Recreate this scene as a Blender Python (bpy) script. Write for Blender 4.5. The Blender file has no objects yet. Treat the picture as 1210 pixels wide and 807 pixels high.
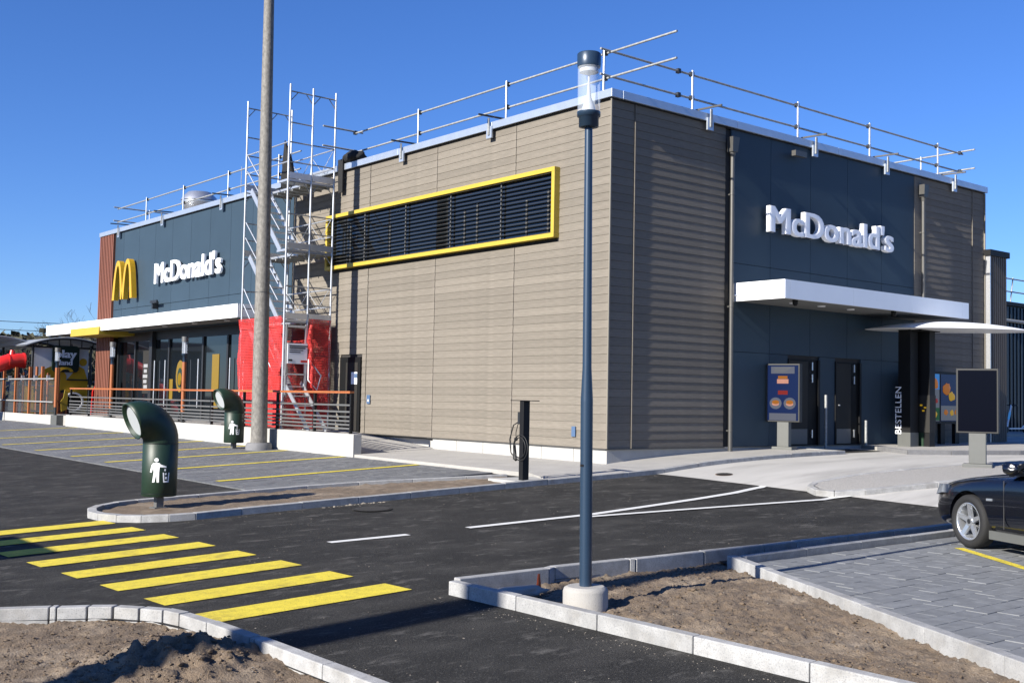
import bpy, bmesh, math, random
from mathutils import Vector, Matrix, noise

random.seed(7)
scene = bpy.context.scene
col = scene.collection
R = math.radians

# ------------------------------------------------------------------ camera
YAW, PIT, ROL, FPX = R(50.502), R(2.921), R(1.075), 1337.26
CAM = Vector((-16.55, -16.918, 0.994))
fw = Vector((math.cos(PIT)*math.cos(YAW), math.cos(PIT)*math.sin(YAW), math.sin(PIT)))
rt = Vector((math.sin(YAW), -math.cos(YAW), 0)); up = rt.cross(fw)
r2 = math.cos(ROL)*rt + math.sin(ROL)*up; u2 = -math.sin(ROL)*rt + math.cos(ROL)*up
cd = bpy.data.cameras.new('camera'); cam = bpy.data.objects.new('camera', cd); col.objects.link(cam)
m = Matrix.Identity(4)
for i in range(3):
    m[i][0], m[i][1], m[i][2], m[i][3] = r2[i], u2[i], -fw[i], CAM[i]
cam.matrix_world = m
cd.sensor_fit = 'HORIZONTAL'; cd.sensor_width = 36.0; cd.lens = 36.0*FPX/1210.0
cd.clip_start = 0.05; cd.clip_end = 3000
scene.camera = cam

# ------------------------------------------------------------------ light
SUN_EL = R(27.0)
ldir = Vector((math.cos(SUN_EL)*1.0, math.cos(SUN_EL)*0.045, -math.sin(SUN_EL))).normalized()
w = bpy.data.worlds.new('World'); scene.world = w; w.use_nodes = True
wn = w.node_tree; wn.nodes.clear()
sky = wn.nodes.new('ShaderNodeTexSky'); sky.sky_type = 'NISHITA'; sky.sun_disc = False
sky.sun_elevation = SUN_EL; sky.sun_rotation = math.atan2(-ldir.x, -ldir.y)
sky.altitude = 500; sky.air_density = 1.0; sky.dust_density = 0.08; sky.ozone_density = 3.5
bg = wn.nodes.new('ShaderNodeBackground'); bg.inputs['Strength'].default_value = 0.058
wo = wn.nodes.new('ShaderNodeOutputWorld')
hs = wn.nodes.new('ShaderNodeHueSaturation'); hs.inputs['Saturation'].default_value = 1.12
tint = wn.nodes.new('ShaderNodeMix'); tint.data_type = 'RGBA'; tint.blend_type = 'MULTIPLY'; tint.inputs[0].default_value = 1.0
tint.inputs[7].default_value = (.69, .875, 1.32, 1)
wn.links.new(sky.outputs[0], hs.inputs['Color']); wn.links.new(hs.outputs[0], tint.inputs[6])
wn.links.new(tint.outputs[2], bg.inputs[0]); wn.links.new(bg.outputs[0], wo.inputs[0])
sd = bpy.data.lights.new('sun', 'SUN'); sd.energy = 5.0; sd.angle = R(0.5); sd.color = (1.0, 0.945, 0.85)
so = bpy.data.objects.new('sun', sd); col.objects.link(so)
so.rotation_euler = ldir.to_track_quat('-Z', 'Y').to_euler(); so.location = (-40, -5, 30)
scene.view_settings.view_transform = 'Standard'; scene.view_settings.look = 'None'
scene.view_settings.exposure = 1.07; scene.view_settings.gamma = 1.0

# ------------------------------------------------------------------ terrain height
def sstep(a, b, x):
    t = min(1, max(0, (x-a)/(b-a))); return t*t*(3-2*t)
def G(X, Y):
    s = .006 + .034*sstep(-9.5, -0.5, Y)
    x = max(-14, X)
    if x < -10: z = -.80 + .045*(x+10)
    else:
        z = -.80 + s*(min(x, 0)+10)
        if X > 0: z = z + (-.10-z)*(1-math.exp(-X/3.0))
    return z + .006*min(30, max(0, Y))

# ------------------------------------------------------------------ materials
MATS = {}
ALB = .59      # the photograph is exposed long: real surfaces are darker than they look in it
KEEP = ('white_fascia', 'letter_white', 'shade_white', 'flap', 'decal', 'lamp_glass', 'lamp_cone', 'paper', 'steel', 'aluminium', 'rim', 'glass_dark', 'glass_grey', 'headlight', 'roof_metal', 'print_white', 'print_yellow', 'red_plastic')
def mat(name, colr, rough=.6, metal=0., var=0., vscale=6., bump=0., bscale=40., rnd=0., stretch=(1, 1, 1),
        col2=None, c2scale=2., c2lo=.5, c2hi=.65, spec=.5, alpha=None, emit=None, coat=0., speck=None, speckscale=250., trans=0., dust=None, sr=(.60, .70)):
    if name in MATS: return MATS[name]
    if name not in KEEP:
        colr = tuple(c*ALB for c in colr); col2 = tuple(c*ALB for c in col2) if col2 else None; speck = tuple(c*ALB for c in speck) if speck else None
    M = bpy.data.materials.new(name); M.use_nodes = True; n = M.node_tree; N = n.nodes; Lk = n.links
    b = N['Principled BSDF']
    b.inputs['Roughness'].default_value = rough; b.inputs['Metallic'].default_value = metal
    b.inputs['Specular IOR Level'].default_value = spec
    if coat: b.inputs['Coat Weight'].default_value = coat; b.inputs['Coat Roughness'].default_value = .03
    if trans: b.inputs['Transmission Weight'].default_value = trans
    tc = N.new('ShaderNodeTexCoord'); mp = N.new('ShaderNodeMapping'); mp.inputs['Scale'].default_value = stretch
    Lk.new(tc.outputs['Object'], mp.inputs['Vector'])
    base = N.new('ShaderNodeRGB'); base.outputs[0].default_value = (*colr, 1); cur = base.outputs[0]
    def noise_tex(sc, det=4, rg=.6):
        t = N.new('ShaderNodeTexNoise'); t.inputs['Scale'].default_value = sc; t.inputs['Detail'].default_value = det
        t.inputs['Roughness'].default_value = rg; Lk.new(mp.outputs[0], t.inputs['Vector']); return t.outputs['Fac']
    def maprange(src, a, b_, c, d):
        t = N.new('ShaderNodeMapRange'); t.inputs[1].default_value = a; t.inputs[2].default_value = b_
        t.inputs[3].default_value = c; t.inputs[4].default_value = d; Lk.new(src, t.inputs[0]); return t.outputs[0]
    def mix(fac, a, bcol):
        t = N.new('ShaderNodeMix'); t.data_type = 'RGBA'; Lk.new(fac, t.inputs[0]); Lk.new(a, t.inputs[6])
        if isinstance(bcol, tuple): t.inputs[7].default_value = (*bcol, 1)
        else: Lk.new(bcol, t.inputs[7])
        return t.outputs[2]
    if col2: cur = mix(maprange(noise_tex(c2scale, 6, .62), c2lo, c2hi, 0, 1), cur, col2)
    hsv = N.new('ShaderNodeHueSaturation'); Lk.new(cur, hsv.inputs['Color']); val = None
    if var: val = maprange(noise_tex(vscale, 5, .6), .3, .7, 1-var, 1+var)
    if rnd:
        oi = N.new('ShaderNodeObjectInfo'); r_ = maprange(oi.outputs['Random'], 0, 1, 1-rnd, 1+rnd)
        if val is None: val = r_
        else:
            mm = N.new('ShaderNodeMath'); mm.operation = 'MULTIPLY'; Lk.new(val, mm.inputs[0]); Lk.new(r_, mm.inputs[1]); val = mm.outputs[0]
    if val is not None: Lk.new(val, hsv.inputs['Value'])
    cur = hsv.outputs[0]
    if dust:
        m2 = N.new('ShaderNodeMapping'); m2.inputs['Scale'].default_value = dust[2]; m2.inputs['Rotation'].default_value = (0, 0, .25); Lk.new(tc.outputs['Object'], m2.inputs['Vector'])
        t2 = N.new('ShaderNodeTexNoise'); t2.inputs['Scale'].default_value = dust[1]; t2.inputs['Detail'].default_value = 9; t2.inputs['Roughness'].default_value = .72; Lk.new(m2.outputs[0], t2.inputs['Vector'])
        cur = mix(maprange(t2.outputs['Fac'], dust[3], dust[4], 0, .75), cur, dust[0])
    if speck:
        cur = mix(maprange(noise_tex(speckscale, 3, .6), sr[0], sr[1], 0, .8), cur, speck)
    Lk.new(cur, b.inputs['Base Color'])
    if bump:
        bp = N.new('ShaderNodeBump'); bp.inputs['Strength'].default_value = bump; bp.inputs['Distance'].default_value = .02
        Lk.new(noise_tex(bscale, 5, .6), bp.inputs['Height']); Lk.new(bp.outputs[0], b.inputs['Normal'])
    if alpha is not None: b.inputs['Alpha'].default_value = alpha
    if emit: b.inputs['Emission Color'].default_value = (*emit[0], 1); b.inputs['Emission Strength'].default_value = emit[1]
    MATS[name] = M; return M

mat('asphalt', (.040, .0388, .0365), .88, var=.30, vscale=1.6, bump=.9, bscale=70, col2=(.066, .063, .058), c2scale=.8, c2lo=.50, c2hi=.72, speck=(.12, .117, .11), speckscale=55, spec=.2, stretch=(.8, 1.3, 1), dust=((.15, .143, .132), 3.6, (.7, 1.4, 1), .55, .72), sr=(.55, .66))
mat('concrete_lane', (.66, .64, .60), .8, var=.12, vscale=.7, bump=.15, bscale=60, col2=(.43, .415, .39), c2scale=.6, c2lo=.5, c2hi=.7, stretch=(.35, 1.6, 1))
mat('pavement', (.54, .52, .485), .85, var=.1, vscale=2, bump=.25, bscale=80, speck=(.27, .26, .25), speckscale=120)
mat('gravel', (.50, .48, .45), .9, var=.2, vscale=40, bump=.8, bscale=70, speck=(.3, .29, .27), speckscale=70)
mat('kerb', (.50, .50, .495), .8, var=.2, col2=(.40, .385, .36), c2scale=3., c2lo=.5, c2hi=.75, sr=(.53, .66), vscale=7, bump=.2, bscale=120, rnd=.10, speck=(.30, .30, .31), speckscale=95)
mat('kerb_dark', (.25, .25, .26), .75, var=.12, vscale=7, bump=.2, bscale=120, rnd=.08, speck=(.12, .12, .12), speckscale=110)
mat('paver', (.265, .275, .285), .75, var=.16, vscale=9, bump=.2, bscale=110, rnd=.075, speck=(.27, .275, .28), speckscale=90)
mat('paver_slate', (.195, .202, .212), .75, var=.2, vscale=2.5, bump=.25, bscale=110, col2=(.25, .255, .26), c2scale=1.2, c2lo=.5, c2hi=.7)
mat('paver_bed', (.05, .05, .05), .95)
mat('soil', (.225, .165, .112), .95, var=.3, vscale=7, bump=.9, bscale=55, col2=(.40, .32, .235), c2scale=1.3, c2lo=.48, c2hi=.70, speck=(.40, .34, .27), speckscale=70)
mat('clod', (.21, .152, .102), .95, var=.3, vscale=14, bump=.8, bscale=50)
mat('pebble', (.34, .30, .25), .85, var=.2, vscale=14)
mat('plinth', (.60, .59, .56), .85, var=.07, vscale=3, bump=.12, bscale=50)
mat('tan_board', (.290, .257, .216), .8, spec=.15, var=.13, vscale=3.0, bump=.15, bscale=30, rnd=.085, stretch=(1.2, 1.2, 14), col2=(.245, .222, .185), c2scale=1.4, c2lo=.45, c2hi=.7)
mat('trim_tan', (.30, .27, .22), .6)
mat('joint_dark', (.012, .012, .012), .9)
mat('blue_panel', (.052, .086, .122), .5, var=.05, vscale=1.0, rnd=.035, spec=.2)
mat('roof_metal', (.45, .50, .57), .38, .65, var=.06, vscale=4)
mat('roof', (.18, .18, .18), .9)
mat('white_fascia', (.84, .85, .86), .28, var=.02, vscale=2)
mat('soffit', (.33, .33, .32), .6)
mat('yellow_paint', (.72, .52, .06), .38, var=.03, vscale=3)
mat('yellow_mark', (.98, .79, .06), .75, var=.13, vscale=9, col2=(.62, .49, .06), c2scale=4, c2lo=.54, c2hi=.72, speck=(.30, .25, .06), speckscale=70, sr=(.57, .66), bump=.4, bscale=70)
mat('white_mark', (1.0, 1.0, .97), .7, var=.08, vscale=12, speck=(.4, .4, .4), speckscale=90)
mat('orange', (.50, .155, .045), .5, var=.1, vscale=12, stretch=(1, 1, .2), rnd=.05)
mat('fin', (.29, .105, .062), .6, var=.12, vscale=6, stretch=(1, 1, .15), rnd=.05)
mat('steel', (.62, .63, .65), .35, .85, var=.1, vscale=20)
mat('galv', (.50, .51, .50), .55, .35, var=.28, vscale=14, bump=.1)
mat('mast_grey', (.27, .255, .23), .7, .1, var=.35, vscale=16, bump=.3, bscale=30, stretch=(1, 1, .6))
mat('aluminium', (.52, .54, .57), .4, .7, var=.05, vscale=10)
mat('rail_grey', (.21, .21, .205), .5, .3, rnd=.05)
mat('dark_steel', (.045, .048, .052), .4, .3)
mat('slat_grey', (.10, .10, .10), .5, .1)
mat('pipe_grey', (.17, .165, .155), .45, .5, var=.05, vscale=6)
mat('black_metal', (.010, .010, .011), .55, spec=.25)
mat('black_soft', (.012, .012, .013), .85, var=.3, vscale=20)
mat('navy', (.035, .070, .125), .35, .2, var=.04, vscale=5)
mat('glass_dark', (.006, .008, .010), .03, spec=.9)
mat('glass_grey', (.020, .028, .034), .03, spec=.9)  # slightly lighter glass, for the car and the far hall
mat('interior', (.035, .032, .03), .8, var=.3, vscale=2)
mat('lamp_glass', (.75, .82, .9), .05, alpha=.22, spec=.6)
mat('lamp_cone', (.40, .42, .46), .3)
mat('frame_dark', (.03, .03, .028), .6)
mat('letter_white', (.82, .83, .85), .4)
mat('letter_side', (.62, .64, .67), .5)
mat('gold', (.80, .47, .018), .35)
mat('gold_side', (.45, .22, .01), .4)
mat('bin_green', (.013, .040, .021), .48, var=.12, vscale=9, bump=.05, bscale=60)
mat('bin_dark', (.004, .008, .006), .4)
mat('flap', (.38, .40, .42), .3)
mat('decal', (.80, .80, .80), .6)
mat('red_plastic', (.55, .022, .018), .3, var=.05, vscale=5)
mat('net_red', (.80, .045, .040), .65, var=.22, vscale=3.5, bump=.4, bscale=6)
mat('red_sail', (.35, .022, .028), .7)
mat('print_white', (.74, .75, .78), .5, var=.05, vscale=3)
mat('print_yellow', (.80, .44, .02), .5, var=.06, vscale=3)
mat('print_green', (.012, .042, .026), .5)
mat('print_dark', (.02, .025, .028), .5)
mat('poly_roof', (.62, .66, .72), .3, alpha=.75)
mat('clear_panel', (.45, .5, .52), .05, alpha=.07, spec=.5)
mat('screen', (.002, .0025, .008), .2, spec=.12)
mat('poster_dim', (.30, .19, .02), .3)  # colour darkened to stand for dimness behind the glass
mat('poster_white', (.45, .46, .47), .3)
mat('screen_blue', (.004, .008, .03), .2, spec=.12, emit=((.02, .06, .26), .10))
mat('scr_sky', (.01, .03, .06), .3, spec=.12, emit=((.05, .25, .7), .28))
mat('scr_white', (.03, .03, .04), .3, spec=.12, emit=((.40, .46, .60), .09))
mat('scr_orange', (.08, .03, .005), .3, spec=.12, emit=((.75, .25, .02), .16))
mat('scr_yellow', (.1, .06, .005), .3, spec=.12, emit=((.8, .5, .03), .18))
mat('scr_green', (.01, .06, .02), .3, spec=.12, emit=((.01, .09, .02), .2))
mat('scr_red', (.05, .005, .005), .3, spec=.12, emit=((.5, .03, .02), .16))
mat('board_grey', (.17, .175, .165), .5, .2, var=.04, vscale=5)
mat('green_post', (.012, .05, .022), .5)
mat('shade_white', (.80, .81, .82), .4)
mat('door_dark', (.008, .009, .010), .6, spec=.2)
mat('door_grey', (.042, .040, .036), .6, spec=.2)
mat('shed', (.022, .045, .068), .5, .2, rnd=.03)
mat('slat_tan', (.155, .135, .115), .7, var=.1, vscale=5, stretch=(4, 4, .3), rnd=.08)
mat('car_paint', (.0035, .0045, .009), .22, coat=1.0, spec=.5)
mat('car_black', (.010, .010, .011), .5)
mat('tyre', (.016, .016, .017), .8, bump=.3, bscale=60)
mat('rim', (.58, .60, .63), .25, .8)
mat('headlight', (.22, .24, .27), .08, .3, spec=.8)
mat('cone_orange', (.75, .13, .03), .5)
mat('rubber', (.01, .01, .01), .6)
mat('bark', (.06, .05, .042), .9)
mat('far_wall', (.20, .22, .25), .7)
mat('far_roof', (.055, .065, .08), .6)
mat('far_green', (.085, .085, .05), .9, var=.4, vscale=4)
mat('sticker_blue', (.10, .18, .33), .5)
mat('paper', (.75, .77, .80), .6)
mat('lid', (.34, .20, .13), .8, .2, bump=.3, bscale=50)
mat('grate', (.10, .095, .088), .7, .3)

# net: a woven mesh, holes cut by its own thread pattern
def make_net():
    M = MATS['net_red']; n = M.node_tree; N = n.nodes; Lk = n.links; b = N['Principled BSDF']
    tc = N.new('ShaderNodeTexCoord'); sep = N.new('ShaderNodeSeparateXYZ'); Lk.new(tc.outputs['Object'], sep.inputs[0])
    add = N.new('ShaderNodeMath'); add.operation = 'ADD'; Lk.new(sep.outputs[0], add.inputs[0]); Lk.new(sep.outputs[1], add.inputs[1])
    outs = []
    for src in (add.outputs[0], sep.outputs[2]):
        mu = N.new('ShaderNodeMath'); mu.operation = 'MULTIPLY'; mu.inputs[1].default_value = 22; Lk.new(src, mu.inputs[0])
        fr = N.new('ShaderNodeMath'); fr.operation = 'FRACT'; Lk.new(mu.outputs[0], fr.inputs[0])
        lt = N.new('ShaderNodeMath'); lt.operation = 'LESS_THAN'; lt.inputs[1].default_value = .40; Lk.new(fr.outputs[0], lt.inputs[0]); outs.append(lt.outputs[0])
    mx = N.new('ShaderNodeMath'); mx.operation = 'MAXIMUM'; Lk.new(outs[0], mx.inputs[0]); Lk.new(outs[1], mx.inputs[1])
    Lk.new(mx.outputs[0], b.inputs['Alpha'])
make_net()

# ------------------------------------------------------------------ builders
ORG = {}
def tag(o, label=None, cat=None, group=None, kind=None):
    if label: o['label'] = label
    if cat: o['category'] = cat
    if group: o['group'] = group
    if kind: o['kind'] = kind
    return o
def thing(name, loc, label=None, cat=None, group=None, kind=None):
    o = bpy.data.objects.new(name, None); col.objects.link(o); o.location = loc; o.empty_display_size = .2
    ORG[o.name] = Vector(loc); return tag(o, label, cat, group, kind)
def link(name, me, M, parent=None):
    o = bpy.data.objects.new(name, me); col.objects.link(o)
    if M and not me.materials: me.materials.append(MATS[M])
    if parent is not None: o.parent = parent
    return o
def org(parent): return ORG[parent.name] if parent is not None else Vector((0, 0, 0))

class MB:
    def __init__(s): s.v = []; s.f = []; s.sm = []; s.mi = []
    def add(s, vs, fs, smooth=False, mi=0):
        o = len(s.v); s.v += [tuple(v) for v in vs]
        for f in fs: s.f.append(tuple(i+o for i in f)); s.sm.append(smooth); s.mi.append(mi)
        return s
    def hexa(s, p, smooth=False):  # 8 pts: bottom 4 ccw, top 4 ccw
        return s.add(p, [(3, 2, 1, 0), (4, 5, 6, 7), (0, 1, 5, 4), (1, 2, 6, 5), (2, 3, 7, 6), (3, 0, 4, 7)], smooth)
    def box(s, x0, x1, y0, y1, z0, z1):
        return s.hexa([(x0, y0, z0), (x1, y0, z0), (x1, y1, z0), (x0, y1, z0), (x0, y0, z1), (x1, y0, z1), (x1, y1, z1), (x0, y1, z1)])
    def bar(s, a, b, w, h, upv=(0, 0, 1)):
        a, b = Vector(a), Vector(b); d = (b-a).normalized(); sd_ = d.cross(Vector(upv))
        if sd_.length < 1e-4: sd_ = d.cross(Vector((1, 0, 0)))
        sd_.normalize(); u_ = sd_.cross(d)
        q = [(-1, -1), (1, -1), (1, 1), (-1, 1)]
        A = [a + sd_*(w/2*i) + u_*(h/2*j) for i, j in q]; B = [b + sd_*(w/2*i) + u_*(h/2*j) for i, j in q]
        return s.add(A+B, [(0, 1, 2, 3), (7, 6, 5, 4), (1, 0, 4, 5), (2, 1, 5, 6), (3, 2, 6, 7), (0, 3, 7, 4)])
    def tube(s, pts, r, n=8, caps=True):
        pts = [Vector(p) for p in pts]; rs = r if isinstance(r, (list, tuple)) else [r]*len(pts)
        rings = []; prev = None
        for i, p in enumerate(pts):
            d = (pts[min(i+1, len(pts)-1)] - pts[max(i-1, 0)]).normalized()
            if prev is None:
                a = d.cross(Vector((0, 0, 1)))
                if a.length < 1e-3: a = d.cross(Vector((1, 0, 0)))
            else: a = prev - d*prev.dot(d)
            a.normalize(); prev = a; b = d.cross(a)
            rings.append([p + (a*math.cos(t) + b*math.sin(t))*rs[i] for t in [2*math.pi*k/n for k in range(n)]])
        vs = [v for rg in rings for v in rg]; fs = []
        for i in range(len(rings)-1):
            for k in range(n):
                fs.append((i*n+k, i*n+(k+1) % n, (i+1)*n+(k+1) % n, (i+1)*n+k))
        s.add(vs, fs, True)
        if caps:
            s.add(rings[0], [tuple(range(n))[::-1]]); s.add(rings[-1], [tuple(range(n))])
        return s
    def lathe(s, c, prof, n=24, smooth=True):   # prof [(r,z)] bottom to top
        c = Vector(c); vs = []; fs = []
        for r_, z in prof:
            for k in range(n):
                t = 2*math.pi*k/n; vs.append((c.x+r_*math.cos(t), c.y+r_*math.sin(t), c.z+z))
        for i in range(len(prof)-1):
            for k in range(n): fs.append((i*n+k, i*n+(k+1) % n, (i+1)*n+(k+1) % n, (i+1)*n+k))
        s.add(vs, fs, smooth)
        s.add(vs[:n], [tuple(range(n))[::-1]]); s.add(vs[-n:], [tuple(range(n))]); return s
    def prism(s, poly, o, ax, ay, az, d):   # polygon (u,v) at o + u*ax + v*ay, extruded d along az
        o, ax, ay, az = map(Vector, (o, ax, ay, az)); n = len(poly)
        A = [o + ax*u_ + ay*v_ for u_, v_ in poly]; B = [p + az*d for p in A]
        return s.add(A+B, [tuple(range(n))[::-1], tuple(range(n, 2*n))] + [(i, (i+1) % n, n+(i+1) % n, n+i) for i in range(n)])
    def mesh(s, name, o=(0, 0, 0)):
        me = bpy.data.meshes.new(name); o = Vector(o)
        me.from_pydata([tuple(Vector(v)-o) for v in s.v], [], s.f)
        me.polygons.foreach_set('use_smooth', s.sm); me.polygons.foreach_set('material_index', s.mi); me.update()
        return me
    def build(s, name, M, parent=None, bevel=0., fix=False):
        me = s.mesh(name, org(parent))
        if fix:
            bm = bmesh.new(); bm.from_mesh(me); bmesh.ops.recalc_face_normals(bm, faces=bm.faces); bm.to_mesh(me); bm.free()
        o = link(name, me, M, parent); ORG[o.name] = org(parent)
        if bevel:
            md = o.modifiers.new('bevel', 'BEVEL'); md.width = bevel; md.segments = 2; md.limit_method = 'ANGLE'
        return o
def box(name, M, parent, *a, bevel=0.): return MB().box(*a).build(name, M, parent, bevel)
def tube(name, M, parent, pts, r, n=8): return MB().tube(pts, r, n).build(name, M, parent)
def bar(name, M, parent, a, b, w_, h): return MB().bar(a, b, w_, h).build(name, M, parent)

def sheet(name, poly, M, dz, res=.5, kind='structure', parent=None, zf=None, thick=0.):
    bm = bmesh.new(); vs = [bm.verts.new((x, y, 0)) for x, y in poly]; bm.faces.new(vs)
    xs = [p[0] for p in poly]; ys = [p[1] for p in poly]
    for ax, lo, hi in ((0, min(xs), max(xs)), (1, min(ys), max(ys))):
        k = math.floor(lo/res)+1
        while k*res < hi-1e-4:
            co = [0, 0, 0]; co[ax] = k*res + (.0013 if res < .2 else 0); no = [0, 0, 0]; no[ax] = 1
            bmesh.ops.bisect_plane(bm, geom=bm.verts[:]+bm.edges[:]+bm.faces[:], plane_co=co, plane_no=no); k += 1
    for v in bm.verts: v.co.z = G(v.co.x, v.co.y) + dz + (zf(v.co.x, v.co.y) if zf else 0)
    if thick:
        edges = [e for e in bm.edges if e.is_boundary]
        ex = bmesh.ops.extrude_edge_only(bm, edges=edges)
        for v in [g for g in ex['geom'] if isinstance(g, bmesh.types.BMVert)]: v.co.z -= thick
    bmesh.ops.recalc_face_normals(bm, faces=bm.faces)
    me = bpy.data.meshes.new(name); bm.to_mesh(me); bm.free()
    if zf:
        for p in me.polygons: p.use_smooth = True
    o = link(name, me, M, parent)
    if kind and parent is None: o['kind'] = kind
    ORG[o.name] = Vector((0, 0, 0)); return o

def offset_path(pts, d):
    out = []
    for i, p in enumerate(pts):
        a = Vector(pts[max(i-1, 0)]); b = Vector(pts[min(i+1, len(pts)-1)]); t = (b-a).normalized()
        out.append(Vector(p) + Vector((-t.y, t.x))*d)
    return out
def kerb_line(parent, pts, width, h, M='kerb', stone=1.0, gap=.012, joints=None, base=.25, hz=None):
    """stones along a path; width is laid to the left of the path; joints gives ready-cut points"""
    if joints is None:
        P = [Vector(p) for p in pts]; q = []
        for a, b in zip(P[:-1], P[1:]):
            n = max(1, round((b-a).length/stone))
            for k in range(n): q.append(a.lerp(b, k/n))
        q.append(P[-1]); pts = q
    else: pts = [Vector(p) for p in joints]
    off = offset_path(pts, width)
    for i in range(len(pts)-1):
        a, b, c, d = pts[i], pts[i+1], off[i+1], off[i]
        L_ = (b-a).length; g = min(.2, gap/L_*random.uniform(.5, 1.6)); j = random.uniform(-.004, .004)
        def lp(p, q_, t): return p.lerp(q_, t)
        a2, b2, c2, d2 = lp(a, b, g/2), lp(a, b, 1-g/2), lp(d, c, 1-g/2), lp(d, c, g/2)
        pp = [a2, b2, c2, d2]; hh = hz or h
        MB().hexa([(p.x, p.y, G(p.x, p.y)-base) for p in pp] + [(p.x, p.y, G(p.x, p.y)+hh+j) for p in pp]).build('kerb_stone', M, parent, bevel=.008, fix=True)

# text as one mesh per letter
def letters(text, width, height, o, ax, ay, az, depth, parent, M, bold=.02, name='letter', Mside=None):
    def curve(t):
        c = bpy.data.curves.new('txt', 'FONT'); c.body = t; c.bevel_depth = .012 if bold > .01 else 0; c.bevel_resolution = 0; c.resolution_u = 4; return c
    def tomesh(c, ex=0):
        c.extrude = ex; ob = bpy.data.objects.new('txt', c); col.objects.link(ob)
        dg = bpy.context.evaluated_depsgraph_get(); me = bpy.data.meshes.new_from_object(ob.evaluated_get(dg))
        bpy.data.objects.remove(ob); return me
    def ext(me):
        xs = [v.co.x for v in me.vertices]; return min(xs), max(xs)
    full = tomesh(curve(text)); x0, x1 = ext(full); ys = [v.co.y for v in full.vertices]
    y0, y1 = min(ys), max(ys); sx = width/(x1-x0); sy = height/(y1-y0)
    o, ax, ay, az = map(Vector, (o, ax, ay, az)); po = org(parent)
    for i, ch in enumerate(text):
        if ch == ' ': continue
        right = ext(tomesh(curve(text[:i+1])))[1]
        base = tomesh(curve(ch), .5); own = ext(base)[1]; sh = right-own; mb = MB()
        for q_, dx in enumerate(((-bold, 0, bold) if bold > .01 else (0,))):
            vs = []
            for v in base.vertices:
                vs.append(o + ax*((v.co.x+sh-x0+dx)*sx) + ay*((v.co.y-y0)*sy) + az*((v.co.z+.5)*depth + .0025*(1-abs(q_-1)) + .001*q_))
            mb.add(vs, [tuple(p.vertices) for p in base.polygons])
        me = mb.mesh(name, po); me.materials.append(MATS[M])
        me.update(); ob = link(name, me, None, parent); ORG[ob.name] = po

# ================================================================== SETTING
def ground():
    def axis(lo, hi, step, far): return [-f for f in far[::-1]] + [lo+step*i for i in range(int((hi-lo)/step)+1)] + far
    xs = axis(-24, 24, .5, [28, 34, 45, 70, 120, 250, 700]); ys = axis(-24, 40, .5, [46, 60, 80, 130, 250, 700])
    vs = [(x, y, G(x, y)) for y in ys for x in xs]; n = len(xs)
    fs = [(j*n+i, j*n+i+1, (j+1)*n+i+1, (j+1)*n+i) for j in range(len(ys)-1) for i in range(n-1)]
    o = MB().add(vs, fs, True).build('ground', 'asphalt'); o['kind'] = 'structure'
    bm = bmesh.new(); bm.from_mesh(o.data)
    for poly in ([(-10.2, -8.40), (-10.2, -15.3), (-6.55, -8.50)], [(-12.6, -13.5), (-12.6, -8.3), (-12.74, -7.6), (-13.05, -7.15), (-13.85, -6.56), (-17.5, -6.5), (-17.5, -13.5)]):
        x0, x1 = min(p[0] for p in poly)-1, max(p[0] for p in poly)+1; y0, y1 = min(p[1] for p in poly)-1, max(p[1] for p in poly)+1
        for a, b in zip(poly, poly[1:]+poly[:1]):
            fsel = [f for f in bm.faces if x0 < f.calc_center_median().x < x1 and y0 < f.calc_center_median().y < y1]
            es = {e for f in fsel for e in f.edges}; vv = {v for f in fsel for v in f.verts}
            bmesh.ops.bisect_plane(bm, geom=list(vv)+list(es)+fsel, plane_co=(a[0], a[1], 0), plane_no=(b[1]-a[1], a[0]-b[0], 0))
        def ins(p):
            sg_ = [(b[0]-a[0])*(p.y-a[1])-(b[1]-a[1])*(p.x-a[0]) for a, b in zip(poly, poly[1:]+poly[:1])]
            return all(q > 0 for q in sg_) or all(q < 0 for q in sg_)
        bmesh.ops.delete(bm, geom=[f for f in bm.faces if ins(f.calc_center_median())], context='FACES')
    bm.to_mesh(o.data); bm.free()
ground()

# --- drive-through concrete lane
sheet('drive_lane', [(-.18, -1.3), (.28, -5.6), (.5, -8.5), (.9, -20), (40, -20), (40, 4.5), (15.7, 4.5), (15.7, -.02), (8.4, -.02), (8.4, -1.3), (6.2, -1.3)], 'concrete_lane', .008)
# --- pavements
sheet('pavement', [(-2.36, -.3), (-2.36, 6.2), (-2.2, 6.2), (.1, 6.2), (.1, .1), (6.1, .1), (6.1, -1.42), (-2.9, -1.42)], 'pavement', .085, thick=.2)
sheet('pavement', [(9.3, .1), (40, .1), (40, -5), (10.1, -3.6), (8.3, -2.9), (7.6, -2.4), (8.4, -1.2)], 'pavement', .095, thick=.2)
sheet('pavement', [(15.8, 4.0), (60, 4.0), (60, 7), (15.8, 7)], 'pavement', .12, thick=.2)
# joints cut in the pavement: slabs
def slabs(parent, x0, x1, y0, y1, sx, sy, M, dz, gap=.012, t=.03, name='slab', rows=None):
    y = y0; r = 0
    while y < y1-1e-3:
        x = x0 - (sx*.5 if r % 2 else 0)
        while x < x1-1e-3:
            a, b = max(x, x0)+gap/2, min(x+sx, x1)-gap/2; c, d = y+gap/2, min(y+sy, y1)-gap/2
            if b-a > .05:
                j = random.uniform(-.0015, .0015)
                MB().hexa([(p, q, G(p, q)+dz-t) for p, q in ((a, c), (b, c), (b, d), (a, d))] + [(p, q, G(p, q)+dz+j) for p, q in ((a, c), (b, c), (b, d), (a, d))]).build(name, M, parent)
            x += sx
        y += sy; r += 1

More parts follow.
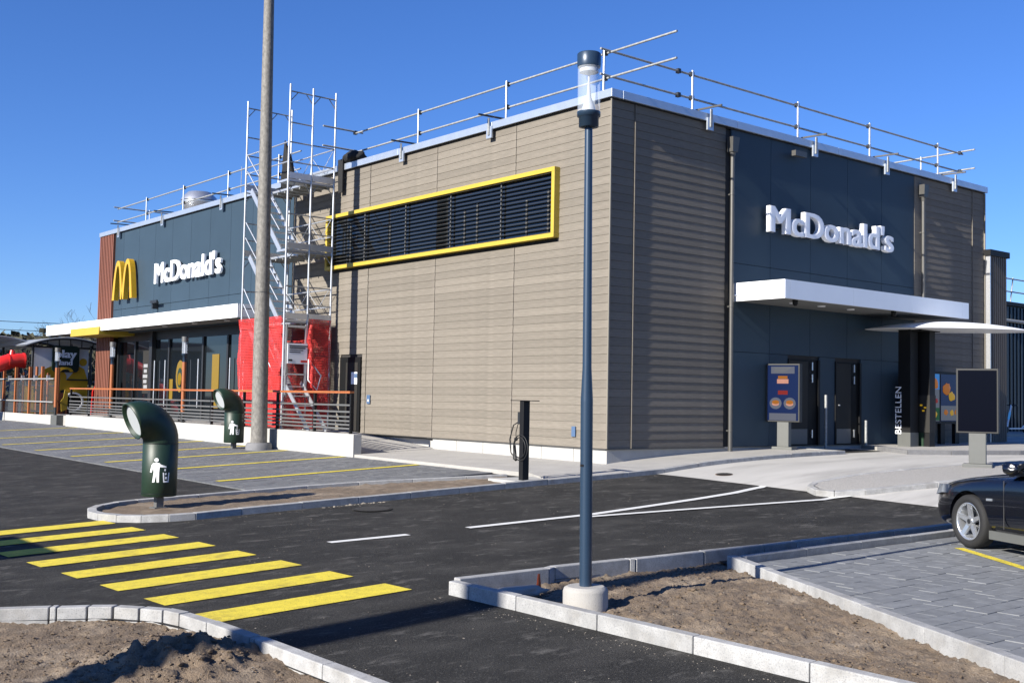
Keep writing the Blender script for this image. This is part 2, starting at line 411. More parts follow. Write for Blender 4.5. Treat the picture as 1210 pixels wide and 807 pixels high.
# --- kerbs
k = thing('kerb', (-13, -7, -1), kind='structure')
kerb_line(k, None, .10, .10, joints=[(-16.0, -4.9), (-15.2, -5.45), (-14.4, -6.05), (-13.68, -6.56), (-13.30, -6.83), (-13.25, -6.87), (-13.04, -7.02), (-12.86, -7.19), (-12.71, -7.43), (-12.59, -7.67), (-12.54, -7.92), (-12.51, -8.38), (-12.49, -9.09), (-12.48, -9.15), (-12.48, -10.15), (-12.48, -11.15), (-12.48, -12.15), (-12.48, -13.2), (-12.48, -14.2)][::-1], gap=.016)
k = thing('kerb', (-10.2, -9, -.8), kind='structure')     # island with the lamp: long front side and road side
kerb_line(k, None, .09, .125, joints=[(-10.27, -15.4), (-10.27, -14.4), (-10.26, -13.4), (-10.26, -12.4), (-10.26, -11.4), (-10.26, -10.4), (-10.26, -9.4), (-10.27, -8.75), (-10.27, -8.44)][::-1], gap=.010)
kerb_line(k, None, .10, .125, joints=[(-1.2, -8.66), (-2.2, -8.65), (-3.2, -8.63), (-4.2, -8.62), (-5.2, -8.58), (-5.8, -8.57), (-6.8, -8.52), (-7.85, -8.49), (-7.93, -8.47), (-8.93, -8.42), (-9.05, -8.47), (-10.14, -8.44)][::-1], gap=.012)
k = thing('kerb', (-6.7, -9, -.7), kind='structure')      # parking bay edging
kerb_line(k, [(-6.74, -8.92), (-8.95, -13.14), (-10.0, -15.2)][::-1], .11, .125, gap=.004)
kerb_line(k, [(-6.70, -8.93), (-1.3, -8.93)], -.10, .125, gap=.006)
k = thing('kerb', (-9, 0, -.7), kind='structure')         # median with the litter bin
tip = [(-9.9+1.14*math.cos(t)*-1 + .0, -.50-1.14*math.sin(t)) for t in [R(a) for a in range(-90, 91, 18)]]
tip = [(-9.72-1.06*math.cos(R(a)), -.52+1.16*math.sin(R(a))) for a in range(90, -91, -20)]
kerb_line(k, None, .13, .10, joints=[(-2.9, -.22), (-3.7, 0.0), (-4.7, .3), (-5.7, .56), (-6.7, .66), (-7.7, .66), (-8.7, .65)] + tip + [(-9.0, -1.64), (-8.0, -1.63), (-7.0, -1.62), (-6.0, -1.60), (-5.0, -1.59), (-4.0, -1.58), (-3.0, -1.57)], gap=.006)
k = thing('kerb', (2, -1.5, -.4), kind='structure')       # along the building
kerb_line(k, [(-3.0, -1.57), (6.2, -1.55), (6.24, -.9), (6.24, -.05)], .13, .092, M='kerb', gap=.008)
kerb_line(k, [(8.5, -.9), (7.5, -2.35), (8.3, -3.0), (10.07, -3.75), (22, -6)], .13, .11, M='kerb_dark', gap=.01)
isl = [(8.6, -5.9), (4.6, -5.35), (2.77, -5.02), (1.68, -4.78), (.6, -4.66), (.22, -4.80), (.04, -5.1), (.10, -5.45), (.5, -5.80), (1.75, -6.42), (4.3, -7.25), (8.6, -8.4)]
k = thing('kerb', (3, -5.5, -.3), kind='structure')       # drive-through island
kerb_line(k, None, .12, .10, joints=isl, gap=.008)
sheet('gravel_bed', [(x*.97+.14, (y+5.4)*.93-5.4) for x, y in isl], 'gravel', .092, res=.12, zf=lambda x, y: .012*noise.noise(Vector((x*9, y*9, 0))))

# --- soil beds
def soil_z(amp, big=0.):
    def f(x, y):
        v = Vector((x, y, 0))
        return amp*(.55*noise.noise(v*3.1) + .45*noise.noise(v*8.3) + .42*noise.noise(v*19) + .34*noise.noise(v*41) + .16*abs(noise.noise(v*75))) + big
    return f
f0 = soil_z(.038)
def f_left(x, y):
    d = math.hypot((x+13.15)/.55, (y+9.1)/.55); return f0(x, y) + .17*math.exp(-d*d)*(1+.9*noise.noise(Vector((x*9, y*9, 3)))) - .05
f1 = soil_z(.05)
def f_right(x, y):
    near = math.exp(-((x+9.95)/.8)**2 - ((y+8.95)/.55)**2)
    return f1(x, y) - .045 + .07*math.exp(-((x+8.2)/1.4)**2-((y+10.2)/1.3)**2) - .09*near - .03*math.exp(-((y+8.7)/.25)**2)
f2 = soil_z(.03)
sheet('soil_bed', [(-10.68, -.5), (-10.4, -1.15), (-9.72, -1.56), (-3.2, -1.46), (-3.0, -.32), (-5.7, .46), (-6.7, .56), (-9.72, .54), (-10.4, .1)], 'soil', .045, res=.1, zf=f2)

def soil_grid(name, poly, M, dz, res, zf):
    xs = [p[0] for p in poly]; ys = [p[1] for p in poly]; x0, y0 = min(xs), min(ys); nx = int((max(xs)-x0)/res)+1; ny = int((max(ys)-y0)/res)+1
    def ins(x, y):
        c_ = False
        for (ax, ay), (bx, by) in zip(poly, poly[1:]+poly[:1]):
            if (ay > y) != (by > y) and x < (bx-ax)*(y-ay)/(by-ay)+ax: c_ = not c_
        return c_
    idx = {}; vs = []; fs = []
    def vid(i, j):
        if (i, j) not in idx:
            x, y = x0+i*res, y0+j*res; idx[(i, j)] = len(vs); vs.append((x, y, G(x, y)+dz+zf(x, y)))
        return idx[(i, j)]
    for j in range(ny):
        for i in range(nx):
            if ins(x0+(i+.5)*res, y0+(j+.5)*res): fs.append((vid(i, j), vid(i+1, j), vid(i+1, j+1), vid(i, j+1)))
    o = MB().add(vs, fs, True).build(name, M); o['kind'] = 'structure'; return o
def clods(name, spots, M, label=None, seed=3, zoff=0.):
    rnd = random.Random(seed); mb = MB()
    for x, y, r_, zf in spots:
        bm = bmesh.new(); bmesh.ops.create_icosphere(bm, subdivisions=1, radius=r_)
        s_ = (rnd.uniform(.7, 1.3), rnd.uniform(.7, 1.3), rnd.uniform(.5, .9)); a = rnd.uniform(0, 6)
        vs = []
        for v in bm.verts:
            n_ = 1 + .45*(rnd.random()-.5); px, py, pz = v.co.x*s_[0]*n_, v.co.y*s_[1]*n_, v.co.z*s_[2]*n_
            vs.append((x+px*math.cos(a)-py*math.sin(a), y+px*math.sin(a)+py*math.cos(a), G(x, y)+.03+zf(x, y)+pz*.8+zoff))
        bm.verts.index_update(); mb.add(vs, [tuple(v.index for v in f.verts) for f in bm.faces]); bm.free()
    return mb.build(name, M)
soil_grid('soil_bed', [(-12.54, -12.5), (-12.54, -9.1), (-12.57, -8.38), (-12.60, -7.95), (-12.65, -7.70), (-12.76, -7.46), (-12.91, -7.24), (-13.08, -7.07), (-13.33, -6.89), (-13.71, -6.62), (-14.44, -6.10), (-15.5, -5.35), (-15.9, -6.5), (-15.9, -12.5)], 'soil', .03, .032, f_left)
soil_grid('soil_bed', [(-10.21, -8.40), (-10.21, -15.3), (-9.97, -15.2), (-8.88, -13.1), (-6.70, -8.93), (-1.3, -8.93), (-1.3, -8.62), (-6.8, -8.46)], 'soil', .03, .03, f_right)
rs = random.Random(11); sp = []
while len(sp) < 260:
    x, y = rs.gauss(-13.15, .40), rs.gauss(-9.1, .45)
    if x < -12.66: sp.append((x, y, rs.uniform(.008, .034)*(1.2 if rs.random() < .12 else .7), f_left))
for i in range(3200):
    x, y = rs.uniform(-14.6, -12.7), rs.uniform(-10.5, -7.2)
    if y < -6.8-(x+13.3)*.75-.1: sp.append((x, y, rs.uniform(.003, .011)*(2.4 if rs.random() < .06 else 1), f_left))
tag(clods('soil_clods', sp, 'clod'), 'dark clods of dug earth in the near corner bed', 'soil', kind='stuff')
sp = []
for i in range(6500):
    y = rs.uniform(-14.5, -8.6); x = rs.uniform(-10.15, -6.5)
    if x < -6.8 + (y+9.0)*.525 - .03: sp.append((x, y, rs.uniform(.004, .012)*(2.6 if rs.random() < .06 else 1), f_right))
tag(clods('soil_clods', sp, 'clod', seed=5), 'loose crumbs of earth around the lamp footing', 'soil', kind='stuff')
sp = []
for i in range(420):
    y = rs.uniform(-14, -8.7); x = rs.uniform(-10.15, -6.6)
    if x < -6.8 + (y+9.0)*.525 - .03: sp.append((x, y, rs.uniform(.003, .009), f_right))
for i in range(300):
    x, y = rs.uniform(-14.6, -12.7), rs.uniform(-10.5, -7.2)
    if y < -6.8-(x+13.3)*.75-.1: sp.append((x, y, rs.uniform(.003, .009), f_left))
tag(clods('pebbles', sp, 'pebble', seed=6), 'pale pebbles strewn over the bare soil beds', 'pebbles', kind='stuff')
sp = [(rs.uniform(-12.2, -2), rs.uniform(-13.5, -1.8), rs.uniform(.003, .010), lambda x, y: -.03) for i in range(330)]
for (ax, ay), (bx, by), nn_ in (((-10.1, -8.28), (-2, -8.5), 260), ((-10.36, -8.4), (-10.36, -14), 220), ((-12.40, -8.4), (-12.40, -13), 160), ((-10, -1.74), (-3, -1.68), 200), ((-3, -1.66), (0, -1.66), 60)):
    for i in range(nn_):
        q = rs.random(); e_ = abs(rs.gauss(0, .10)); u_ = Vector((bx-ax, by-ay)).normalized(); nx_, ny_ = (-u_.y, u_.x)
        sg_ = 1 if ay < -8.2 and bx > -9 else (-1 if ax == -10.36 else (1 if ax == -12.40 else -1))
        if ax == -12.40: nx_, ny_ = 1, 0; sg_ = 1
        if ax == -10.36: nx_, ny_ = -1, 0; sg_ = 1
        sp.append((ax+(bx-ax)*q+nx_*e_*sg_, ay+(by-ay)*q+ny_*e_*sg_, rs.uniform(.002, .008), lambda x, y: -.03))
sp = [q for q in sp if not (q[1] < -8.45 and q[0] > -10.3)]
tag(clods('pebbles', sp, 'pebble', seed=8), 'tiny stones scattered on the black asphalt', 'pebbles', kind='stuff')
# lumps of soil spilled on the median kerb
sp = [(rs.uniform(-7.7, -6.6), rs.uniform(-1.75, -1.68), rs.uniform(.012, .035), lambda x, y: -.03) for i in range(26)]
tag(clods('soil_spill', sp, 'pebble', seed=9), 'pale mortar crumbs spilled along the median kerb', 'rubble', kind='stuff')

# --- painted markings (4 mm above what they lie on)
def mark(name, poly, M, dz, label, cat, group=None):
    bm = bmesh.new(); bm.faces.new([bm.verts.new((x, y, 0)) for x, y in poly])
    xs = [p[0] for p in poly]; ys = [p[1] for p in poly]
    for ax, lo, hi in ((0, min(xs), max(xs)), (1, min(ys), max(ys))):
        q = math.floor(lo/.5)+1
        while q*.5 < hi-1e-4:
            co = [0, 0, 0]; co[ax] = q*.5; no = [0, 0, 0]; no[ax] = 1
            bmesh.ops.bisect_plane(bm, geom=bm.verts[:]+bm.edges[:]+bm.faces[:], plane_co=co, plane_no=no); q += 1
    for v in bm.verts: v.co.z = G(v.co.x, v.co.y)+dz
    bmesh.ops.recalc_face_normals(bm, faces=bm.faces)
    if bm.faces[0].normal.z < 0: bmesh.ops.reverse_faces(bm, faces=bm.faces)
    me = bpy.data.meshes.new(name); bm.to_mesh(me); bm.free()
    o = link(name, me, M); ORG[o.name] = Vector((0, 0, 0)); return tag(o, label, cat, group)
for i in range(9):
    yr = -.82 - i*.968; d = .44
    xr = -10.72 + i*.044; xl = -12.80 + i*.062
    mark('zebra_stripe', [(xl, yr-.02), (xr, yr), (xr+.02, yr-d), (xl+.02, yr-d-.02)] if i < 8 else [(-12.3, yr-.02), (xr, yr), (xr+.02, yr-d), (-12.2, yr-d-.02)], 'yellow_mark', .008,
         ('yellow crossing bar right beside the median with the bin', 'second yellow crossing bar from the bin median', 'third yellow crossing bar from the bin median', 'fourth yellow crossing bar from the bin median', 'fifth yellow crossing bar from the bin median', 'third yellow crossing bar from the soil bed kerb', 'second yellow crossing bar from the soil bed kerb', 'yellow crossing bar touching the rounded soil bed kerb')[i], 'road marking', 'yellow bars of the zebra crossing') if i < 8 else None
def strip(path, wd):
    a = offset_path(path, wd/2); b = offset_path(path, -wd/2); return [tuple(p) for p in a] + [tuple(p) for p in b[::-1]]
mark('lane_dash', strip([(-9.42, -4.85), (-8.28, -4.87)], .13), 'white_mark', .008, 'short white dash on the road beside the crossing', 'road marking')
mark('lane_line', strip([(-7.3, -4.84), (-4.95, -4.78), (-2.28, -4.42), (-1.03, -4.22), (-.25, -4.02), (.12, -3.95)], .13), 'white_mark', .012, 'white lane line curving to the lane nearest the building', 'road marking')
mark('lane_line', strip([(-5.3, -4.95), (-2.67, -5.24), (-.3, -5.50), (.02, -5.45), (.32, -5.62)], .11), 'white_mark', .016, 'white lane line ending at the gravel island tip', 'road marking')

# --- paved parking by the terrace: many blocks, one mesh
def paver_mass(name, x0, x1, y0, y1, sx, sy, dz, label):
    mb = MB(); y = y0; r_ = 0
    while y < y1:
        x = x0 - (sx/2 if r_ % 2 else 0)
        while x < x1:
            a, b = max(x, x0)+.004, min(x+sx, x1)-.004
            if b-a > .03:
                c, d = y+.004, y+sy-.004; j = random.uniform(-.002, .002)
                P = ((a, c), (b, c), (b, d), (a, d)); T = [(p, q, G(p, q)+dz+j) for p, q in P]; B = [(p, q, G(p, q)+dz-.03) for p, q in P]
                mb.add(B+T, [(4, 5, 6, 7), (0, 1, 5, 4), (1, 2, 6, 5), (2, 3, 7, 6), (3, 0, 4, 7)])
            x += sx
        y += sy; r_ += 1
    o = mb.build(name, 'paver_slate'); return tag(o, label, 'paving', kind='stuff')
paver_mass('paving_blocks', -7.45, -2.38, .8, 34, .30, .20, .022, 'grey concrete paving blocks of the parking bays by the terrace')
sheet('parking_bed', [(-7.45, .8), (-2.38, .8), (-2.38, 34), (-7.45, 34)], 'paver_bed', .006)
bays = [3.15, 6.2, 9.0, 11.3, 14.1, 17.1, 20.3, 24.8]
ORD = ('first', 'second', 'third', 'fourth', 'fifth', 'sixth', 'seventh', 'eighth')
for i, y in enumerate(bays):
    mark('bay_line', strip([(-7.2, y-.1), (-2.45, y+.15)], .19), 'yellow_mark', .030, ORD[i] + ' yellow bay line on the terrace paving, counted from the charging post', 'road marking', 'yellow bay lines before the terrace')

# --- paved bay at the right: blocks one by one
pb = thing('parking_bay', (-4, -11, -.7), kind='structure')
def inside(x, y): return y < -9.05 and x > -6.62 + (y+9.0)*.525
cnt = 0; mass = MB(); sx, sy, dz = .30, .20, .05
cand = []
for j in range(40):
    for i in range(60):
        x = -10.6 + i*sx + (sx/2 if j % 2 else 0); y = -9.06 - (j+1)*sy
        cand.append((x, y))
def clipped(x0, x1, y0, y1):
    # cut the block by the slanted edging
    P = [(x0, y0), (x1, y0), (x1, y1), (x0, y1)]; out = []
    f = lambda p: p[0] - (-6.62 + (p[1]+9.0)*.525)
    for a, b in zip(P, P[1:]+P[:1]):
        if f(a) > 0: out.append(a)
        if f(a)*f(b) < 0:
            t = f(a)/(f(a)-f(b)); out.append((a[0]+(b[0]-a[0])*t, a[1]+(b[1]-a[1])*t))
    return out
def seen(x, y):
    v = Vector((x, y, G(x, y)+dz)) - CAM; dd = v.dot(fw)
    return dd > 0 and -30 < 605 + FPX*v.dot(r2)/dd < 1235 and (403.5 - FPX*v.dot(u2)/dd) < 830
for x, y in cand:
    P = clipped(x+.003, x+sx-.003, y+.003, y+sy-.003)
    if len(P) < 3: continue
    ar = abs(sum(a[0]*b[1]-b[0]*a[1] for a, b in zip(P, P[1:]+P[:1])))/2
    if ar < .004: continue
    jz = random.uniform(-.003, .003); n = len(P)
    B = [(p, q, G(p, q)+dz-.04) for p, q in P]; T = [(p, q, G(p, q)+dz+jz) for p, q in P]
    fs = [tuple(range(n, 2*n))] + [(a, (a+1) % n, n+(a+1) % n, n+a) for a in range(n)]
    if seen(x+.15, y+.1) and cnt < 298 and x < -1.5: MB().add(B+T, fs).build('paver', 'paver', pb, bevel=.004); cnt += 1
    else: mass.add(B+T, fs)
o = mass.build('paver_field', 'paver', pb); o['kind'] = 'stuff'
sheet('parking_bed', [(-6.62, -9.02), (6, -9.02), (6, -20), (-12.4, -20)], 'paver_bed', .02)
mark('bay_line', strip([(-3.50, -9.70), (-5.6, -12.5)], .12), 'yellow_mark', .056, 'broad yellow bay line beside the black car', 'road marking')

# --- drain lids
def lid(x, y, r_, label, M_='asphalt', bars=True, cat='manhole'):
    t = thing('manhole_cover', (x, y, G(x, y)), label, cat)
    z = G(x, y); sl = G(x+.3, y)-z
    n = 24; vs = [(x+r_*math.cos(2*math.pi*k/n), y+r_*math.sin(2*math.pi*k/n), 0) for k in range(n)]
    vs = [(a, b, G(a, b)+.012) for a, b, c in vs]
    MB().add(vs, [tuple(range(n))]).build('rim', M_, t)
    for k in range(-5, 6):
        hw = math.sqrt(max(0, (r_*.9)**2-(k*r_*.16)**2))
        if hw > .05 and bars: MB().add([(x+k*r_*.16+sx_*.022, y+sy_*hw, G(x+k*r_*.16, y+sy_*hw)+.018) for sx_, sy_ in ((-1, -1), (1, -1), (1, 1), (-1, 1))], [(0, 1, 2, 3)]).build('grate_bar', 'grate', t)
lid(-7.25, -2.4, .30, 'round slotted drain lid in the asphalt by the median')
lid(.60, -2.62, .17, 'round rusty lid at the edge of the concrete lane', 'lid')

# ================================================================== RESTAURANT
W, LB, HT = 15.56, 30.2, 7.57
B = thing('restaurant_building', (8, 15, 0), 'flat-roofed restaurant with tan board cladding, dark blue panels and white canopies', 'building')
# core walls behind the cladding
MB().box(.07, W-.02, .07, LB-.02, 3.30, 7.34).build('wall', 'interior', B)
MB().box(.07, W-.02, .07, 14.3, -.05, 3.298).build('wall', 'interior', B)
MB().box(6.0, W-.02, 14.3, LB-.02, -.05, 3.298).build('wall', 'interior', B)
box('floor_slab', 'pavement', B, .31, 6.0, 14.32, 30.1, -.1, .06)
box('roof_deck', 'roof', B, .1, W-.1, .1, LB-.1, 7.34, 7.40)
# plinth
mp_ = MB()
for a, b in zip([0.02]+[i*1.0 for i in range(1, 14)], [i*1.0 for i in range(1, 15)]):
    mp_.hexa([(.03, a, -1), (.10, a, -1), (.10, b, -1), (.03, b, -1), (.03, a, -.004), (.10, a, -.004), (.10, b, -.004), (.03, b, -.004)])
mp_ = MB().box(.028, .20, .03, 6.24, -1.0, -.004).box(.11, .20, 6.25, 14.0, -1.0, -.006).box(.202, W-.04, .03, .2, -1.0, -.004)
mp_.build('plinth', 'plinth', B)
for y in (1.05, 2.1, 3.15, 4.2, 5.25): box('plinth_joint', 'pipe_grey', B, .024, .03, y-.004, y+.004, -.6, -.006)

ROWH = .18; NR = 41
def board_profile(z0, z1): return [(0.0, z0), (-.021, z0), (-.012, z1), (0.0, z1)]   # proud at its foot, lapped
def board_mesh(length, zh):
    p = board_profile(0, zh); A = [(0, d, z) for d, z in p]; Bv = [(length, d, z) for d, z in p]
    return MB().add(A+Bv, [(0, 1, 2, 3), (7, 6, 5, 4), (0, 4, 5, 1), (1, 5, 6, 2), (2, 6, 7, 3), (3, 7, 4, 0)])
mesh_cache = {}
def put_board(face, s0, s1, row, parent=B):
    key = round(s1-s0, 3)
    if key not in mesh_cache:
        mesh_cache[key] = board_mesh(s1-s0, ROWH-.005).mesh('board'); mesh_cache[key].materials.append(MATS['tan_board'])
    o = bpy.data.objects.new('board', mesh_cache[key]); col.objects.link(o); o.parent = parent; po = org(parent)
    z = row*ROWH
    if face == 'R': o.location = Vector((s0, .055, z)) - po
    else: o.location = Vector((.055, s1, z)) - po; o.rotation_euler = (0, 0, -math.pi/2)
    return o
WY0, WY1, WZ0, WZ1 = 1.64, 11.55, 4.58, 6.15
nb = 0
colsL = [(.03, 3.17), (3.19, 6.30), (6.32, 9.44), (9.47, 13.72)]
for r_ in range(NR):
    z0, z1 = r_*ROWH, (r_+1)*ROWH
    for a, b in colsL:
        inwin = z1 > WZ0+.04 and z0 < WZ1-.04
        seg = [(a, b)]
        if inwin:
            seg = []
            if a < WY0: seg.append((a, min(b, WY0+.05)))
            if b > WY1: seg.append((max(a, WY1-.05), b))
        elif z0 < 2.04 and a > 9: seg = [(a, 9.66), (10.78, b)]
        for s0, s1 in seg:
            if s1-s0 > .05: put_board('L', s0, s1, r_); nb += 1
for r_ in range(NR):
    for a, b in ((.03, .73), (.76, 3.74)): put_board('R', a, b, r_); nb += 1
rest = MB()
for r_ in range(NR):
    for a, b in ((12.12, 14.87), (14.90, W)):
        if nb < 299 and r_ > 8: put_board('R', a, b, r_); nb += 1
        else:
            p = board_profile(r_*ROWH, (r_+1)*ROWH-.005); A = [(a, .055+d, z) for d, z in p]; Bv = [(b, .055+d, z) for d, z in p]
            rest.add(A+Bv, [(0, 1, 2, 3), (7, 6, 5, 4), (0, 4, 5, 1), (1, 5, 6, 2), (2, 6, 7, 3), (3, 7, 4, 0)])
o = rest.build('board_field', 'tan_board', B); o['kind'] = 'stuff'
# back and far sides, plain
box('rear_cladding', 'tan_board', B, W-.02, W+.02, .1, LB, 0, 7.36)
box('end_cladding', 'tan_board', B, .2, W-.02, LB-.02, LB+.02, 0, 7.36)
# trims
box('corner_trim', 'trim_tan', B, -.004, .028, -.004, .028, 0, 7.37)
for x in (.745, 14.885): box('trim', 'tan_board', B, x-.012, x+.012, .012, .06, 0, 7.37)
box('trim', 'trim_tan', B, W, W+.03, -.01, .06, 0, 7.37)
box('sill_flashing', 'pipe_grey', B, -.012, .06, .03, 9.6, -.022, -.004)
box('sill_flashing', 'pipe_grey', B, .03, 3.74, -.012, .06, -.022, -.004)
# parapet cap, in lengths
def cap(x0, x1, y0, y1): return MB().box(x0, x1, y0, y1, 7.395, HT).build('parapet_cap', 'roof_metal', B, bevel=.006)
ys = [-.06, 4.0, 8.0, 12.0, 16.0, 20.0, 24.0, 28.0, LB+.04]
for a, b in zip(ys[:-1], ys[1:]): cap(-.06, .28, a+.003, b-.003)
xs = [.283, 4.05, 8.05, 11.9, 13.9, W+.08]
for a, b in zip(xs[:-1], xs[1:]): cap(a+.003, b-.003, -.06, .28)
cap(W-.25, W+.08, .283, LB+.04); cap(.283, W-.253, LB-.28, LB+.04)
box('shadow_gap', 'joint_dark', B, -.01, .3, .0, LB, 7.372, 7.395); box('shadow_gap', 'joint_dark', B, .301, W, -.01, .3, 7.372, 7.395)

# louvre window
lv = MB().box(.03, .06, WY0+.02, WY1-.02, WZ0+.02, WZ1-.02).build('louvre_window', 'glass_dark', B)
fwid = .10
for nm, a in (('frame', (-.13, .05, WY0, WY1, WZ1-fwid, WZ1)), ('frame', (-.13, .05, WY0, WY1, WZ0, WZ0+fwid)),
              ('frame', (-.128, .05, WY0, WY0+.10, WZ0+fwid, WZ1-fwid)), ('frame', (-.128, .05, WY1-.10, WY1, WZ0+fwid, WZ1-fwid))):
    MB().box(*a).build(nm, 'yellow_paint', lv, bevel=.004)
for y in (3.61, 5.60, 7.58, 9.57): box('mullion', 'rail_grey', lv, -.045, -.015, y-.015, y+.015, WZ0+fwid, WZ1-fwid)
ns = 14
for i in range(ns):
    z = WZ0+fwid+.03 + i*(WZ1-WZ0-2*fwid-.04)/(ns-1)
    MB().hexa([(-.100, WY0+.1, z-.010), (-.097, WY0+.1, z-.016), (-.097, WY1-.1, z-.016), (-.100, WY1-.1, z-.010), (-.030, WY0+.1, z+.014), (-.027, WY0+.1, z+.008), (-.027, WY1-.1, z+.008), (-.030, WY1-.1, z+.014)]).build('slat', 'slat_grey', lv, fix=True)
for y in (2.0, 2.75, 4.6, 5.1, 8.4, 10.4):   # things seen behind the glass
    box('blind_cord', 'rail_grey', lv, .015, .027, y-.03, y+.03, WZ0+.15, WZ1-random.uniform(.3, .7))

# service door on the sunny face
d = MB().box(.0, .06, 9.68, 10.76, .0, 2.08).build('service_door', 'door_dark', B)
box('leaf', 'door_grey', d, -.012, .0, 9.80, 10.42, .05, 1.93); box('notice', 'paper', d, -.018, -.012, 9.81, 10.12, 1.33, 1.66)
box('notice_stripe', 'sticker_blue', d, -.020, -.018, 9.81, 9.95, 1.50, 1.62)
tube('handle', 'steel', d, [(-.03, 10.34, .95), (-.06, 10.34, .95), (-.06, 10.22, .95)], .012, 6)
box('call_plate', 'sticker_blue', B, .006, .02, 9.17, 9.33, .80, 1.04); box('call_button', 'paper', B, 0, .006, 9.22, 9.27, .86, .92)
box('meter_plate', 'sticker_blue', B, .004, .02, .98, 1.10, .22, .44)

# blue panels, sunny side
jy = [13.75, 14.9, 16.46, 18.04, 19.64, 21.22, 22.85, 24.45, 26.05, 27.66, 28.58]
for a, b in zip(jy[:-1], jy[1:]):
    for z0, z1 in ((3.30, 4.27), (4.285, 7.37)):
        MB().box(.03, .07, a+.006, b-.006, z0, z1).build('panel', 'blue_panel', B)
# blue panels, shaded side
jx = [3.93, 5.41, 7.0, 8.58, 10.15, 11.74]
for a, b in zip(jx[:-1], jx[1:]):
    for z0, z1 in ((0.0, 2.19), (2.20, 4.25), (4.262, 7.37)):
        segs = [(a, b)]
        if z0 == 0.0:
            segs = []
            cur = a
            for d0, d1 in ((6.12, 7.40), (8.06, 9.20)):
                if d1 < a or d0 > b: continue
                if d0 > cur: segs.append((cur, d0))
                cur = max(cur, d1)
            if cur < b: segs.append((cur, b))
        for s0, s1 in segs:
            if s1-s0 > .06: MB().box(s0+.006, s1-.006, .03, .07, z0, z1).build('panel', 'blue_panel', B)
MB().box(3.93, 11.74, .0, .03, -.02, -.004).build('sill_flashing', 'pipe_grey', B)
box('pilaster', 'tan_board', B, 11.75, 12.10, .02, .07, 0, 7.37)
# doors on the shaded side
for x0, x1, lf in ((6.12, 7.40, .80), (8.06, 9.20, .70)):
    d = MB().box(x0, x1, .045, .068, 0, 2.10).build('delivery_door', 'door_dark', B)
    box('leaf', 'door_grey', d, x0+.05, x0+lf, .025, .045, .02, 2.06)
    box('kick_plate', 'rail_grey', d, x0+.06, x0+lf-.02, .015, .025, .03, .40)
    box('frame', 'black_metal', d, x1-.08, x1, .0, .045, 0, 2.10); box('frame', 'black_metal', d, x0, x0+.05, .0, .045, 0, 2.10)
    for z in (.18, 1.55, 1.85): box('hinge', 'steel', d, x1-.33, x1-.29, .005, .04, z, z+.2)
    tube('handle', 'steel', d, [(x0+.12, .0, 1.0), (x0+.12, -.04, 1.0)], .02, 6)
tube('bumper_post', 'galv', B, [(7.47, -.12, -.1), (7.47, -.12, 1.25)], .035, 8); tube('bumper_post', 'galv', B, [(9.22, -.12, -.1), (9.22, -.12, .62)], .035, 8)
# down pipes
for x, zt in ((3.84, -.25), (12.02, -.2)):
    p = tube('down_pipe', 'pipe_grey', B, [(x, -.09, zt), (x, -.09, 6.75)], .052, 10)
    MB().hexa([(x-.09, -.17, 6.80), (x+.09, -.17, 6.80), (x+.09, -.01, 6.80), (x-.09, -.01, 6.80), (x-.12, -.20, 7.14), (x+.12, -.20, 7.14), (x+.12, -.01, 7.14), (x-.12, -.01, 7.14)]).build('hopper', 'pipe_grey', p)
    MB().lathe((x, -.09, 6.68), [(.053, 0), (.075, .12)], 10).build('funnel', 'pipe_grey', p)
    for z in (.35, 3.2, 5.8): MB().lathe((x, -.09, z), [(.06, 0), (.06, .05)], 10).build('clamp', 'pipe_grey', p); bar('clip', 'pipe_grey', p, (x, -.09, z+.02), (x, .02, z+.02), .03, .03)

# canopies
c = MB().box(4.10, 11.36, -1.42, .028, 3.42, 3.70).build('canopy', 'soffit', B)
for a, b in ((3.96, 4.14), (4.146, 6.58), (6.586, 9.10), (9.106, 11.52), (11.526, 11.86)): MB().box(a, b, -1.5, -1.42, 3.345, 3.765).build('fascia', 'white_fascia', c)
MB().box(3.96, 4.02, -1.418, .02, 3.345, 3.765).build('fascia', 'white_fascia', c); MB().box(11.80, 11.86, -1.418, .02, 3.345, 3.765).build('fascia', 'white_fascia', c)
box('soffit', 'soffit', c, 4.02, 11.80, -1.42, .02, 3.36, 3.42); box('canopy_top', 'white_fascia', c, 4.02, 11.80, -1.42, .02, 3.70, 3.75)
for x in (5.2, 6.3, 7.5): MB().lathe((x, -.8, 3.335), [(.09, 0), (.10, .03)], 14).build('spot', 'letter_white', c)
for x in (4.6, 8.6): MB().lathe((x, -1.3, 3.22), [(.03, 0), (.06, .04), (.065, .14)], 12).build('camera_dome', 'black_metal', c)
tube('bracket', 'steel', c, [(3.93, -.1, 3.48), (4.05, -.25, 3.5)], .03, 6)
c = MB().box(-1.0, .028, 15.2, 33.3, 3.42, 3.70).build('canopy', 'soffit', B)
yy = [15.12, 18.8, 22.5, 26.2, 29.9, 33.45]
for a, b in zip(yy[:-1], yy[1:]): MB().box(-1.06, -1.0, a+.003, b-.003, 3.345, 3.765).build('fascia', 'white_fascia', c)
MB().box(-.998, .02, 15.12, 15.2, 3.345, 3.765).build('fascia', 'white_fascia', c); MB().box(-.998, .02, 33.38, 33.45, 3.345, 3.765).build('fascia', 'white_fascia', c)
MB().box(.02, 1.6, 30.25, 33.45, 3.345, 3.765).build('fascia', 'white_fascia', c)
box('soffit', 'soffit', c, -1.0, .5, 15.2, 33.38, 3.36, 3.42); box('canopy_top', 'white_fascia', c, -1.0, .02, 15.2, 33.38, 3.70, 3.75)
MB().box(-1.13, .9, 26.85, 30.1, 3.20, 3.345).build('portal_band', 'yellow_paint', c)
